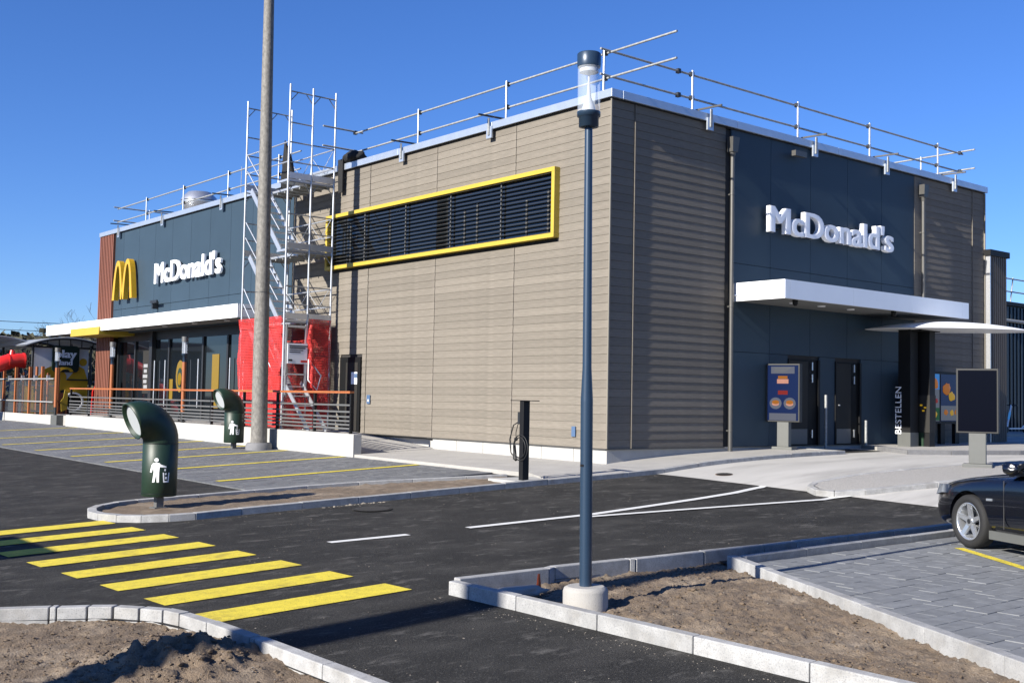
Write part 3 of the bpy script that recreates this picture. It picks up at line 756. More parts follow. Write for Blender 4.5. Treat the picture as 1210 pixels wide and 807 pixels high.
MB().box(-1.13, -1.063, 26.85, 30.1, 3.345, 3.50).build('portal_band', 'yellow_paint', c)
for y in (17, 19.5, 22, 24.5): MB().lathe((-.5, y, 3.335), [(.09, 0), (.10, .03)], 12).build('spot', 'letter_white', c)

# brown vertical fins at the far corner
for i in range(9):
    y = 28.62 + i*.178
    MB().hexa([(-.05, y, -.3), (.06, y, -.3), (.06, y+.15, -.3), (-.05, y+.10, -.3), (-.05, y, 7.37), (.06, y, 7.37), (.06, y+.15, 7.37), (-.05, y+.10, 7.37)]).build('fin', 'fin', B, fix=True)
box('fin_backing', 'fin', B, .06, .10, 28.6, 30.2, -.3, 7.37)

# shop front
s_ = MB().box(.28, .36, 14.35, 28.6, 2.98, 3.36).build('shop_front', 'dark_steel', B)
gj = [14.5, 15.7, 17.0, 18.5, 20.45, 22.0, 23.4, 24.9, 26.7, 28.5]
for a, b in zip(gj[:-1], gj[1:]): box('pane', 'glass_dark', s_, .31, .325, a+.05, b-.05, .12, 2.98)
for y in gj: box('mullion', 'dark_steel', s_, .25, .36, y-.06, y+.06, .06, 2.98)
box('threshold', 'dark_steel', s_, .26, .36, 14.4, 28.5, .06, .12)
for y in (17.2, 18.2, 20.7, 21.8, 24.6, 23.6): tube('pull_handle', 'steel', s_, [(.22, y, .5), (.22, y, 2.2)], .025, 6)
box('column', 'dark_steel', s_, .14, .30, 24.72, 24.98, .06, 3.36)
# posters and stickers on the panes; poster colours dimmed as if behind glass
def poster(y0, y1, z0, z1, M, nm='poster'): return MB().box(.296, .309, y0, y1, z0, z1).build(nm, M, s_)
poster(19.2, 19.75, .5, 2.35, 'poster_dim'); poster(23.05, 23.35, .75, 1.5, 'poster_dim')
p = poster(25.35, 25.95, .95, 2.6, 'door_grey', 'menu_case'); 
for i in range(5): box('menu_print', 'poster_white', p, .288, .295, 25.45+.06*(i % 2), 25.80+.04*(i % 3), 1.15+i*.2, 1.28+i*.2)
n = 24; pts = [(.36*math.cos(2*math.pi*k/n), .58*math.sin(2*math.pi*k/n)) for k in range(n)]
p = MB().prism(pts, (.30, 22.4, 1.6), (0, -1, 0), (0, 0, 1), (-1, 0, 0), .012).build('round_poster', 'poster_dim', s_)
MB().prism([(a*.62, b*.62) for a, b in pts], (.287, 22.4, 1.55), (0, -1, 0), (0, 0, 1), (-1, 0, 0), .005).build('print', 'print_green', p)
MB().prism([(a*.45, b*.40) for a, b in pts], (.281, 22.4, 1.50), (0, -1, 0), (0, 0, 1), (-1, 0, 0), .005).build('print', 'scr_yellow', p)
MB().prism([(a*.5, b*.5) for a, b in pts], (.30, 17.25, 1.35), (0, -1, 0), (0, 0, 1), (-1, 0, 0), .012).build('round_sticker', 'red_plastic', s_)
# facade lamps and camera
for q in ((24.0, 4.30),): MB().box(-.26, -.20, q[0]-.55, q[0]+.05, q[1], q[1]+.10).box(-.2, .03, q[0]-.05, q[0]+.05, q[1]-.2, q[1]+.08).build('floodlight', 'dark_steel', B)
MB().box(6.05, 6.5, -.22, -.1, 7.05, 7.18).box(6.4, 6.46, -.1, .03, 7.1, 7.15).build('floodlight', 'pipe_grey', B)

# ------------------------------------------------------------------ signs
t = thing('lettering_sign', (7.8, -.2, 5.1), 'white raised letters on the shaded blue wall over the drive-through doors', 'sign')
letters("McDonald's", 5.22, .66, (5.14, -.07, 5.08), (1, 0, 0), (0, 0, 1), (0, -1, 0), .12, t, 'letter_white', bold=.030)
for x in (5.6, 6.4, 7.2, 8.0, 8.8, 9.6): tube('stud', 'dark_steel', t, [(x, -.08, 5.2), (x, .04, 5.2)], .02, 6)
t = thing('lettering_sign', (-.2, 21, 5), 'white raised letters on the sunny blue wall above the terrace', 'sign')
letters("McDonald's", 5.62, .80, (-.07, 24.0, 5.02), (0, -1, 0), (0, 0, 1), (-1, 0, 0), .08, t, 'letter_white', bold=.022)
for y in (19, 20.2, 21.4, 22.6, 23.5): tube('stud', 'dark_steel', t, [(-.08, y, 5.2), (.04, y, 5.2)], .02, 6)
t = thing('arches_sign', (-.2, 27, 4.6), 'big yellow double-arch emblem beside the brown fins', 'sign')
def arch_pts(cx, hw, h, th0, th1):
    o_, i_ = [], []
    n = 18
    for k_ in range(n+1):
        u_ = -1+2*k_/n; zz = h*(1-abs(u_)**2.6)
        o_.append((cx+u_*hw, zz))
    for k_ in range(n+1):
        u_ = -1+2*k_/n; zz = (h-.20)*(1-abs(u_)**2.4)
        i_.append((cx+u_*(hw-th0), zz))
    return o_, i_
mbm = MB()
for cx in (-.50, .50):
    o_, i_ = arch_pts(cx, .55, 1.55, .22, 0)
    for k_ in range(len(o_)-1):
        mbm.prism([o_[k_], o_[k_+1], i_[k_+1], i_[k_]], (-.06, 26.95, 4.62), (0, -1, 0), (0, 0, 1), (-1, 0, 0), .20)
mbm.build('arches', 'gold', t, fix=True)
for y in (27.9, 26.95, 26.0): tube('stud', 'dark_steel', t, [(-.08, y, 4.75), (.04, y, 4.75)], .03, 6)

# ================================================================== ROOF
def guard(name, label, line, z=(7.95, 8.5)):
    pass
def coupler(p, parent): MB().box(p[0]-.045, p[0]+.045, p[1]-.045, p[1]+.045, p[2]-.05, p[2]+.05).build('coupler', 'dark_steel', parent)
g = thing('guard_rail', (.3, 5, 7.5), 'galvanised tube guard rail along the roof edge above the louvre window', 'guard rail')
for z in (7.95, 8.5): tube('rail', 'galv', g, [(.3, -1.55, z), (.3, 10.75, z)], .026, 8)
for y in (.5, 3.83, 7.5):
    tube('post', 'steel', g, [(.24, y, 7.57), (.24, y, 8.58)], .03, 8)
    for z in (7.95, 8.5): coupler((.27, y, z), g)
for z in (7.95, 8.5): tube('end_tube', 'galv', g, [(-.75, 10.75, z+.05), (.55, 10.75, z+.05)], .026, 8); coupler((.3, 10.75, z+.02), g)
def clampset(p, g, ax):   # plate on the wall with an arm over the parapet
    x, y = p
    if ax == 'L':
        box('wall_plate', 'roof_metal', g, -.10, -.055, y-.10, y+.10, 7.18, 7.46); box('arm', 'galv', g, -.13, -.10, y-.03, y+.03, 7.25, 7.66); bar('arm', 'dark_steel', g, (-.42, y, 7.70), (.35, y, 7.72), .035, .04)
    else:
        box('wall_plate', 'roof_metal', g, x-.10, x+.10, -.10, -.055, 7.18, 7.46); box('arm', 'galv', g, x-.03, x+.03, -.13, -.10, 7.25, 7.66); bar('arm', 'pipe_grey', g, (x, -.42, 7.70), (x, .35, 7.72), .035, .04)
for y in (4.05, 7.77): clampset((0, y), g, 'L')
g = thing('guard_rail', (.3, 22, 7.5), 'galvanised tube guard rail on the roof above the yellow emblem', 'guard rail')
for z in (7.95, 8.5): tube('rail', 'galv', g, [(.3, 13.9, z), (.3, 29.2, z)], .026, 8)
for y in (15.2, 18.8, 22.5, 26.0):
    tube('post', 'steel', g, [(.24, y, 7.57), (.24, y, 8.58)], .03, 8)
    for z in (7.95, 8.5): coupler((.27, y, z), g)
for z in (7.95, 8.5): tube('end_tube', 'galv', g, [(.1, 29.1, z+.05), (4.5, 29.1, z+.05)], .026, 8)
tube('post', 'steel', g, [(1.6, 29.1, 7.57), (1.6, 29.1, 8.6)], .03, 8)
for y in (28.0, 23.6, 18.6): clampset((0, y), g, 'L')
g = thing('guard_rail', (7, .3, 7.5), 'galvanised tube guard rail on the roof above the drive-through lettering', 'guard rail')
for z in (7.97, 8.52): tube('rail', 'galv', g, [(.0, .36, z), (14.95, .36, z)], .026, 8)
for x in (2.87, 6.83, 10.0, 13.45):
    tube('post', 'steel', g, [(x, .3, 7.57), (x, .3, 8.6)], .03, 8)
    for z in (7.97, 8.52): coupler((x, .33, z), g)
for z in (7.97, 8.52): tube('end_tube', 'galv', g, [(14.8, -.1, z+.05), (14.8, 6.0, z+.05)], .026, 8); coupler((14.8, .36, z+.02), g)
tube('post', 'steel', g, [(14.75, 1.6, 7.57), (14.75, 1.6, 8.6)], .03, 8)
for x in (3.05, 7.03, 10.23, 13.7): clampset((x, 0), g, 'R')
for x in (2.45,):
    for z in (7.97, 8.52): coupler((x, .36, z), g)
v = thing('roof_vent', (4.0, 30.0, 7.4), 'round shiny metal exhaust cowl on the flat roof', 'vent')
MB().lathe((4, 29.6, 7.4), [(.45, 0), (.45, 1.55)], 20).build('duct', 'steel', v)
MB().lathe((4, 29.6, 8.95), [(.62, 0), (.78, .25), (.78, .36)], 24).build('cowl', 'steel', v)
MB().lathe((4, 29.6, 9.34), [(.80, 0), (.72, .16), (.5, .38)], 24).build('cowl_cap', 'steel', v)
v = thing('antenna', (1.5, 22, 7.4), 'thin rod aerial standing on the roof', 'antenna')
tube('rod', 'galv', v, [(2.5, 22.5, 7.4), (2.5, 22.5, 9.6)], .012, 5); box('foot', 'galv', v, 2.35, 2.65, 22.35, 22.65, 7.40, 7.46)

# ================================================================== SCAFFOLD
SX0, SXM, SX1, SY0, SY1, SZ = -1.65, -.93, -.20, 11.02, 13.6, .06
S = thing('scaffold_tower', (-.9, 12.3, 0), 'aluminium stair scaffold tower against the facade, red net around its foot', 'scaffold')
for y in (SY0, SY1):
    for x in (SX0, SXM, SX1): tube('standard', 'aluminium', S, [(x, y, SZ), (x, y, 9.62)], .030, 8)
for y in (SY0, SY1):
    for x in (SX0, SXM, SX1): MB().box(x-.08, x+.08, y-.08, y+.08, .05, .075).build('base_plate', 'galv', S)
for y in (SY0, SY1):
    for z in (9.42, 8.55, 8.0, 7.45, 6.9, 6.0, 5.5, 4.95, 4.0, 3.5, 3.0, 2.1, 1.1, .4):
        for a, b in ((SX0, SXM), (SXM, SX1)):
            if y == SY0 and b == SXM and z < 2.9: continue
            if z == 8.55 and a == SXM: continue
            tube('rung', 'galv', S, [(a, y, z), (b, y, z)], .020, 6)
for y in (SY0, SY1):     # corner gussets of the top frames
    for x, sgn in ((SX0, 1), (SXM, -1), (SXM, 1), (SX1, -1)):
        for z in (9.40, 6.88, 4.93, 2.98): tube('gusset', 'galv', S, [(x, y, z-.26), (x+sgn*.22, y, z)], .014, 5)
for z in (8.0, 7.45, 6.0, 5.5, 4.0, 3.5):
    tube('guard_tube', 'aluminium', S, [(SX1, SY0, z), (SX1, SY1, z)], .020, 6)
for z in (8.0, 7.45): tube('guard_tube', 'aluminium', S, [(SX0, SY0, z), (SX0, SY1, z)], .020, 6)
for z0 in (3.5, 5.5, 7.45):      # lattice guard frames on the wall side
    for i_ in range(4):
        ya, yb = SY0+.1+i_*.6, SY0+.1+(i_+1)*.6
        tube('lattice', 'aluminium', S, [(SX1, ya, z0 if i_ % 2 else z0+.5), (SX1, yb, z0+.5 if i_ % 2 else z0)], .010, 5)
for z in (3.02, 4.97, 6.92):
    MB().box(SXM-.02, SX1, SY0, SY1, z, z+.06).build('platform', 'aluminium', S)
    MB().box(SX0, SXM-.02, SY0, SY0+.55, z, z+.06).build('landing', 'aluminium', S)
    for x0, x1 in ((SX0+.03, SXM-.03), (SXM+.03, SX1-.03)): MB().box(x0, x1, SY0-.035, SY0-.01, z+.07, z+.24).build('toe_board', 'aluminium', S)
    MB().box(SX0+.03, SX1-.03, SY1+.01, SY1+.035, z+.07, z+.24).build('toe_board', 'aluminium', S)
    for i_ in range(6): box('beam', 'galv', S, SXM, SX1-.02, SY0+.2+i_*.44, SY0+.24+i_*.44, z-.06, z)
def flight(z0, z1, nm='stair'):
    f_ = thing  # stairs run from the near frame up to the far frame
    ya, yb = SY0+.45, SY1-.25
    st = MB().bar((SX0+.06, ya, z0), (SX0+.06, yb, z1), .03, .16).build('stringer', 'aluminium', S)
    MB().bar((SXM-.08, ya, z0), (SXM-.08, yb, z1), .03, .16).build('stringer', 'aluminium', S)
    n_ = 9
    for i_ in range(n_):
        t_ = (i_+.6)/n_; y_ = ya+(yb-ya)*t_; z_ = z0+(z1-z0)*t_
        box('tread', 'aluminium', S, SX0+.08, SXM-.10, y_-.10, y_+.10, z_, z_+.03)
    for dz_ in (.55, 1.0): tube('hand_rail', 'aluminium', S, [(SX0-.03, ya-.1, z0+dz_), (SX0-.03, yb+.1, z1+dz_)], .018, 6)
flight(5.02, 6.95); flight(3.07, 5.0); flight(.9, 3.05)
for x in (-1.55, -1.02):       # ladder stair in front of the entrance
    MB().bar((x, SY0-1.35, .05), (x, SY0+.1, 1.35), .03, .12).build('ladder_rail', 'aluminium', S)
for i_ in range(5):
    t_ = (i_+.5)/5; box('tread', 'aluminium', S, -1.53, -1.04, SY0-1.35+1.45*t_-.07, SY0-1.35+1.45*t_+.07, .05+1.3*t_, .075+1.3*t_)
# entrance frame with notice board
for x in (SX0+.06, SXM-.06): MB().box(x-.02, x+.02, SY0-.06, SY0-.02, 1.0, 2.95).build('door_post', 'aluminium', S)
box('door_rail', 'aluminium', S, SX0+.06, SXM-.06, SY0-.06, SY0-.02, 2.86, 2.92); box('door_rail', 'aluminium', S, SX0+.06, SXM-.06, SY0-.06, SY0-.02, 1.05, 1.12)
box('door_rail', 'aluminium', S, SX0+.06, SXM-.06, SY0-.06, SY0-.02, 1.55, 1.59)
nb_ = box('notice_board', 'paper', S, SX0+.09, SXM-.02, SY0-.085, SY0-.065, 1.86, 2.42)
for i_, (w0, w1) in enumerate(((.05, .62), (.05, .55), (.05, .48), (.05, .40))): box('print_line', 'print_dark', nb_, SX0+.09+w0, SX0+.09+w1, SY0-.09, SY0-.086, 2.33-i_*.055, 2.355-i_*.055 + (.012 if i_ < 2 else 0))
box('print_line', 'red_plastic', nb_, SX0+.50, SX0+.70, SY0-.09, SY0-.086, 1.90, 1.96); box('print_line', 'print_dark', nb_, SX0+.12, SX0+.24, SY0-.09, SY0-.086, 1.93, 1.98)
hp = [(SXM+.02, SY0-.1, 2.0), (SXM+.42, SY0-.1, 1.55), (SXM+.30, SY0-.1, 1.15), (SXM+.02, SY0-.1, 1.42), (SXM+.02, SY0-.1, 2.0)]
tube('swing_bar', 'white_fascia', S, hp, .02, 6)
# red nets: wavy cloth with thickness of its own
def net(x0, y0, x1, y1, z0, z1, nz=26, nu=26, amp=.06):
    vs, fs = [], []; a, b = Vector((x0, y0, 0)), Vector((x1, y1, 0)); nrm = Vector((-(b-a).y, (b-a).x, 0)).normalized()
    for j in range(nz+1):
        for i_ in range(nu+1):
            t_ = i_/nu; z = z0+(z1-z0)*j/nz; p = a.lerp(b, t_)
            q = p + nrm*amp*(noise.noise(Vector((p.x*2.1, p.y*2.1, z*2.6))) + .5*noise.noise(Vector((p.x*6, p.y*6, z*5)))); vs.append((q.x, q.y, z + .02*noise.noise(Vector((p.x*4, p.y*4, 7)))))
    for j in range(nz):
        for i_ in range(nu): fs.append((j*(nu+1)+i_, j*(nu+1)+i_+1, (j+1)*(nu+1)+i_+1, (j+1)*(nu+1)+i_))
    return MB().add(vs, fs, True).build('safety_net', 'net_red', S)
net(SX0-.05, SY0, SX0-.05, SY1+.05, .07, 3.12); net(SXM+.03, SY0-.05, SX1, SY0-.05, .9, 3.12, nu=14); net(SX0, SY1+.06, SX1, SY1+.06, .07, 3.12, nu=16)
net(SX0+.05, SY0-.03, SX1, SY0-.03, .07, .95, nu=16); net(SX1+.06, SY0, SX1+.06, SY1, .07, 3.1)
net(SXM, SY0+1.3, SXM, SY1, .07, 3.0)
net(SX0-.08, SY0+.02, SX0-.08, SY1+.03, 2.86, 3.16, nz=5, amp=.06); net(SX0-.07, SY0+.02, SX0-.07, SY0+1.2, .8, 1.65, nz=8, nu=10, amp=.07)
for i_ in range(3): MB().tube([(SXM+.08+.04*i_, SY0-.10, 2.95-.5*i_), (SXM+.02+.05*i_, SY0-.12, 2.5-.5*i_), (SXM+.14, SY0-.09, 2.2-.5*i_)], [.05, .08, .03], 7).build('net_bunch', 'net_red', S)
# things left up there
t = thing('tarpaulin', (-.55, 12.9, 6.98), 'black cloth standing in a peak on the top scaffold deck', 'tarpaulin')
vs = []; n = 10
for j, (r_, z) in enumerate(((.34, 0), (.30, .45), (.22, .85), (.12, 1.2), (.02, 1.5))):
    for k_ in range(n):
        a = 2*math.pi*k_/n; q = 1+.3*math.sin(3*a+j); vs.append((-.55+r_*q*math.cos(a)*.55 - .06*j, 12.9+r_*q*math.sin(a), 6.98+z))
MB().add(vs, [(j*n+k_, j*n+(k_+1) % n, (j+1)*n+(k_+1) % n, (j+1)*n+k_) for j in range(4) for k_ in range(n)] + [tuple(range(n))[::-1], tuple(range(4*n, 5*n))], True).build('cloth', 'black_soft', t)
def lump(name, c, r_, M, parent, seed=1):
    bm = bmesh.new(); bmesh.ops.create_icosphere(bm, subdivisions=3, radius=1)
    for v_ in bm.verts:
        n_ = 1+.35*noise.noise(v_.co*1.8+Vector((seed, 0, 0))); v_.co = Vector((v_.co.x*r_[0]*n_, v_.co.y*r_[1]*n_, v_.co.z*r_[2]*n_))+Vector(c)-org(parent)
    me = bpy.data.meshes.new(name); bm.to_mesh(me); bm.free()
    for p in me.polygons: p.use_smooth = True
    return link(name, me, M, parent)
t = thing('tool_bag', (.05, 10.35, 7.57), 'dark bundle lying on the parapet beside the scaffold', 'bag')
lump('bundle', (.06, 10.35, 7.72), (.26, .42, .17), 'black_soft', t, 4)
MB().hexa([(-.10, 10.72, 6.75), (-.065, 10.72, 6.75), (-.065, 10.95, 6.75), (-.10, 10.95, 6.75), (-.12, 10.70, 7.70), (-.065, 10.70, 7.70), (-.065, 10.97, 7.70), (-.12, 10.97, 7.70)]).build('hanging_flap', 'black_soft', t, fix=True)
lump('strap_roll', (.06, 10.80, 7.68), (.14, .20, .10), 'black_soft', t, 9)

# ================================================================== TERRACE
box('terrace_floor', 'pavement', None, -2.16, .255, 10.2, 30.15, -.35, .05)['kind'] = 'structure'
zr = G(-1, 6.2)+.09
MB().hexa([(-2.16, 6.2, -.6), (.108, 6.2, -.6), (.108, 10.2, -.6), (-2.16, 10.2, -.6), (-2.16, 6.2, G(-2.16, 6.2)+.09), (.108, 6.2, G(.1, 6.2)+.09), (.108, 10.2, .048), (-2.16, 10.2, .048)]).build('ramp', 'pavement')['kind'] = 'structure'
t = thing('terrace_wall', (-2.25, 16, -.4), 'low white concrete wall carrying the terrace railing', 'wall')
yy = [6.05, 8.05, 10.05, 12.05, 14.05, 16.05, 18.05, 20.05, 22.05, 24.05, 26.4]
for a, b in zip(yy[:-1], yy[1:]): MB().box(-2.40, -2.17, a+.002, b-.002, -.9, .10).build('wall_block', 'plinth', t, bevel=.008)
t = thing('terrace_wall', (-2.25, 32, -.4), 'low white concrete wall before the playground', 'wall')
for a, b in ((28.1, 30.2), (30.2, 32.4), (32.4, 34.6), (34.6, 37), (37, 42)): MB().box(-2.40, -2.17, a+.002, b-.002, -.9, .04).build('wall_block', 'plinth', t, bevel=.008)
MB().box(-2.42, -2.0, 27.4, 28.098, -.9, .06).build('end_block', 'board_grey', t, bevel=.008)
posts = [6.38, 8.1, 10.05, 12.0, 14.05, 16.1, 18.15, 20.15, 22.15, 24.3, 26.25]
rl = thing('terrace_railing', (-2.28, 16, .1), 'terrace railing of grey bars with an orange wooden handrail', 'railing')
for y in posts:
    if abs(y-16.1) < .1 or abs(y-22.15) < .1: continue
    box('post', 'black_metal', rl, -2.31, -2.25, y-.035, y+.035, .06, 1.06)
for a, b in zip(posts[:-1], posts[1:]):
    for z in (.22, .31, .40, .50, .62, .78): box('bar', 'rail_grey', rl, -2.335, -2.312, a-.02, b+.02, z-.02, z+.022)
    box('handrail', 'orange', rl, -2.345, -2.225, a-.03 if a == posts[0] else a+.002, b-.002, 1.062, 1.115)
def terrace_lamp(y, label, x=-2.28, z0=.06):
    t_ = thing('terrace_lamp', (x, y, z0), label, 'lamp', 'orange lamp posts along the terrace')
    MB().lathe((x, y, z0), [(.055, 0), (.055, .36)], 14).build('foot', 'dark_steel', t_)
    MB().lathe((x, y, z0+.361), [(.062, 0), (.062, 1.52)], 14).build('post', 'orange', t_)
    MB().lathe((x, y, z0+1.882), [(.055, 0), (.055, .20), (.09, .21), (.09, .26)], 14).build('collar', 'navy', t_)
    MB().lathe((x, y, z0+2.143), [(.085, 0), (.085, .36)], 14).build('glass', 'lamp_glass', t_)
    tube('reflector', 'lamp_cone', t_, [(x, y, z0+2.14), (x, y, z0+2.5)], .02, 6)
    MB().lathe((x, y, z0+2.504), [(.10, 0), (.10, .15)], 14).build('cap', 'rail_grey', t_)
terrace_lamp(16.1, 'orange lamp post in the railing before the yellow window poster'); terrace_lamp(22.15, 'orange lamp post in the railing before the brown fins'); terrace_lamp(28.0, 'orange lamp post beside the playground sign', z0=.0)
# terrace furniture seen between the bars
for i, (y, lb) in enumerate(((13.0+2.4*0+2.2, 'small orange bistro table near the scaffold net'), (18.9, 'small orange bistro table by the glass doors'), (21.3, 'small orange bistro table by the round window poster'), (25.2, 'small orange bistro table by the menu case'))):
    t = thing('bistro_table', (-1.2, y, .05), lb, 'table', 'bistro tables on the terrace')
    MB().lathe((-1.2, y, .05), [(.22, 0), (.22, .03)], 14).build('base', 'dark_steel', t); tube('stem', 'dark_steel', t, [(-1.2, y, .08), (-1.2, y, .74)], .03, 8)
    MB().lathe((-1.2, y, .74), [(.36, 0), (.36, .035)], 20).build('table_top', 'orange', t)

# ================================================================== TALL MAST, LAMP, BINS, CHARGER
t = thing('tall_mast', (-2.82, 10.0, G(-2.82, 10.0)), 'tall tapered galvanised mast standing before the terrace wall', 'mast')
zb = G(-2.82, 10.0)
MB().lathe((-2.82, 10.0, zb-.1), [(.34, 0), (.34, .25), (.30, .30)], 18).build('footing', 'kerb_dark', t)
mz = [(.214 - .0068*i, i*1.0) for i in range(0, 13)]
MB().lathe((-2.82, 10.0, zb+.18), mz, 20).build('shaft', 'mast_grey', t)
for z in (4.1,): MB().lathe((-2.82, 10.0, zb+z), [(.192, 0), (.192, .02)], 20).build('band', 'pipe_grey', t)
MB().lathe((-2.82, 10.0, zb+12.15), [(.14, 0), (.14, .1), (.02, .16)], 12).build('cap', 'galv', t)

t.rotation_euler = (-.0067*math.cos(YAW), -.0067*math.sin(YAW), 0)
lx, ly = -9.72, -9.70; zg = G(lx, ly)
t = thing('street_lamp', (lx, ly, zg), 'dark blue street lamp with glass cylinder head on a round concrete footing', 'street lamp')
MB().lathe((lx, ly, zg-.25), [(.197, 0), (.197, .40), (.187, .425), (.16, .44)], 28).build('footing', 'pavement', t)
MB().lathe((lx, ly, zg+.18), [(.054, 0), (.054, 1.6), (.054, 1.62), (.040, 1.9), (.034, 4.07)], 18).build('pole', 'navy', t)
MB().box(lx-.056, lx-.048, ly-.02, ly+.02, zg+1.22, zg+1.24).build('lock', 'black_metal', t)
z0 = 3.40
MB().lathe((lx, ly, z0), [(.045, 0), (.088, .012), (.088, .10), (.104, .105), (.104, .145)], 24).build('collar', 'navy', t)
MB().lathe((lx, ly, z0+.146), [(.10, 0), (.10, .40)], 28).build('glass', 'lamp_glass', t)
MB().lathe((lx, ly, z0+.146), [(.065, 0), (.055, .05), (.022, .13), (.010, .26), (.012, .36)], 18).build('reflector', 'lamp_cone', t)
MB().lathe((lx, ly, z0+.50), [(.085, 0), (.085, .03)], 20).build('light_ring', 'lamp_cone', t)
MB().lathe((lx, ly, z0+.547), [(.102, 0), (.106, .02), (.106, .115), (.098, .125)], 24).build('cap', 'navy', t)

t.rotation_euler = (-.0085*math.cos(YAW), -.0085*math.sin(YAW), 0)
def pictogram(parent, c, rad, ang0, z0, s):
    """tidy-man pictogram laid on the curved side of the drum"""
    def dec(poly, nm='pictogram'):
        vs = []
        bm = bmesh.new(); bm.faces.new([bm.verts.new((u_, v_, 0)) for u_, v_ in poly])
        k_ = -.6
        while k_ < .6:
            bmesh.ops.bisect_plane(bm, geom=bm.verts[:]+bm.edges[:]+bm.faces[:], plane_co=(k_, 0, 0), plane_no=(1, 0, 0)); k_ += .06
        for v_ in bm.verts:
            a = ang0 + v_.co.x*s/rad; v_.co = Vector((c[0]+(rad+.004)*math.cos(a), c[1]+(rad+.004)*math.sin(a), z0+v_.co.y*s)) - org(parent)
        me = bpy.data.meshes.new(nm); bm.to_mesh(me); bm.free(); link(nm, me, 'decal', parent)
    circ = lambda x, y, r_: [(x+r_*math.cos(2*math.pi*k_/14), y+r_*math.sin(2*math.pi*k_/14)) for k_ in range(14)]
    dec(circ(-.14, .92, .085))
    dec([(-.27, .80), (-.02, .80), (.03, .74), (.26, .66), (.26, .60), (.0, .63), (-.02, .42), (-.02, .0), (-.11, .0), (-.13, .36), (-.2, .0), (-.29, .0), (-.24, .42), (-.26, .62), (-.33, .40), (-.40, .42), (-.34, .70)])
    dec([(.19, .56), (.25, .54), (.23, .46), (.17, .48)])
    dec([(.12, .40), (.17, .40), (.19, .06), (.33, .06), (.35, .40), (.40, .40), (.37, .0), (.15, .0)])
    dec([(.20, .36), (.26, .40), (.28, .32), (.22, .30)]); dec([(.22, .24), (.30, .22), (.28, .12), (.21, .14)])
def litter_bin(x, y, label, legz):
    zg_ = G(x, y)+legz
    t_ = thing('litter_bin', (x, y, zg_), label, 'litter bin', 'green hooded litter bins')
    rad = .258; zb_ = zg_+.18
    MB().box(x-.055, x+.055, y-.055, y+.055, zg_-.15, zb_+.02).build('leg', 'rail_grey', t_)
    MB().box(x-.10, x+.10, y-.10, y+.10, zg_-.02, zg_+.012).build('foot_plate', 'rail_grey', t_)
    MB().lathe((x, y, zb_), [(rad-.012, 0), (rad, .012), (rad, .80), (rad-.004, .803)], 36).build('drum', 'bin_green', t_)
    MB().lathe((x, y, zb_+.04), [(rad+.003, 0), (rad+.003, .008)], 36).build('seam', 'bin_dark', t_)
    MB().lathe((x, y, zb_+.785), [(rad+.004, 0), (rad+.004, .014)], 36).build('seam', 'bin_dark', t_)
    # hood: swept ring, bending towards the lane (-X)
    zt = zb_+.803; piv = Vector((-.345, 0, .03)); n = 36; m_ = 14; rings = []
    for j in range(m_+1):
        a = R(112)*j/m_; rr = rad+(.285-rad)*j/m_
        cen = Vector((-.345+(.345)*math.cos(a), 0, .03+(.345)*math.sin(a)*.98)) if j else Vector((0, 0, 0))
        ux = Vector((math.cos(a), 0, math.sin(a))); 
        cen = piv + ux*(.345 - (.345-.305)*j/m_); 
        if j == 0: cen = Vector((0, 0, 0))
        rings.append([Vector((x, y, zt)) + cen + ux*(rr*math.cos(q)) + Vector((0, 1, 0))*(rr*math.sin(q)) for q in [2*math.pi*k_/n for k_ in range(n)]])
    vs = [p for rg in rings for p in rg]
    fs = [(j*n+k_, j*n+(k_+1) % n, (j+1)*n+(k_+1) % n, (j+1)*n+k_) for j in range(m_) for k_ in range(n)]
    cen = sum(rings[-1], Vector())/n; a = R(112); nrm = Vector((-math.sin(a), 0, math.cos(a)))
    # rim and inner wall
    lip = [cen + (p-cen)*.93 for p in rings[-1]]; inn = [cen + (p-cen)*.93 - nrm*.16 for p in rings[-1]]
    o0 = len(vs); vs += lip + inn
    fs += [((m_)*n+k_, m_*n+(k_+1) % n, o0+(k_+1) % n, o0+k_) for k_ in range(n)] + [(o0+k_, o0+(k_+1) % n, o0+n+(k_+1) % n, o0+n+k_) for k_ in range(n)]
    fs.append(tuple(o0+n+k_ for k_ in range(n)))
    h_ = MB().add(vs, fs, True).build('hood', 'bin_green', t_, fix=True)
    fl = [cen + (p-cen)*.84 - nrm*.05 for p in rings[-1]]; fl2 = [p - nrm*.012 for p in fl]
    MB().add(fl+fl2, [tuple(range(n)), tuple(range(n, 2*n))[::-1]] + [(k_, (k_+1) % n, n+(k_+1) % n, n+k_) for k_ in range(n)]).build('flap', 'flap', t_)
    q = cen - nrm*.048; MB().box(q.x-.006, q.x+.002, q.y-.09, q.y+.09, q.z+.03, q.z+.045).build('flap_print', 'print_dark', t_)
    pictogram(t_, (x, y), rad, math.atan2(CAM.y-y, CAM.x-x), zb_+.22, .36)
litter_bin(-9.7, -.30, 'dark green hooded litter bin standing in the kerbed median by the zebra crossing', .05)
litter_bin(-3.15, 10.78, 'dark green hooded litter bin beside the tall mast', .0)

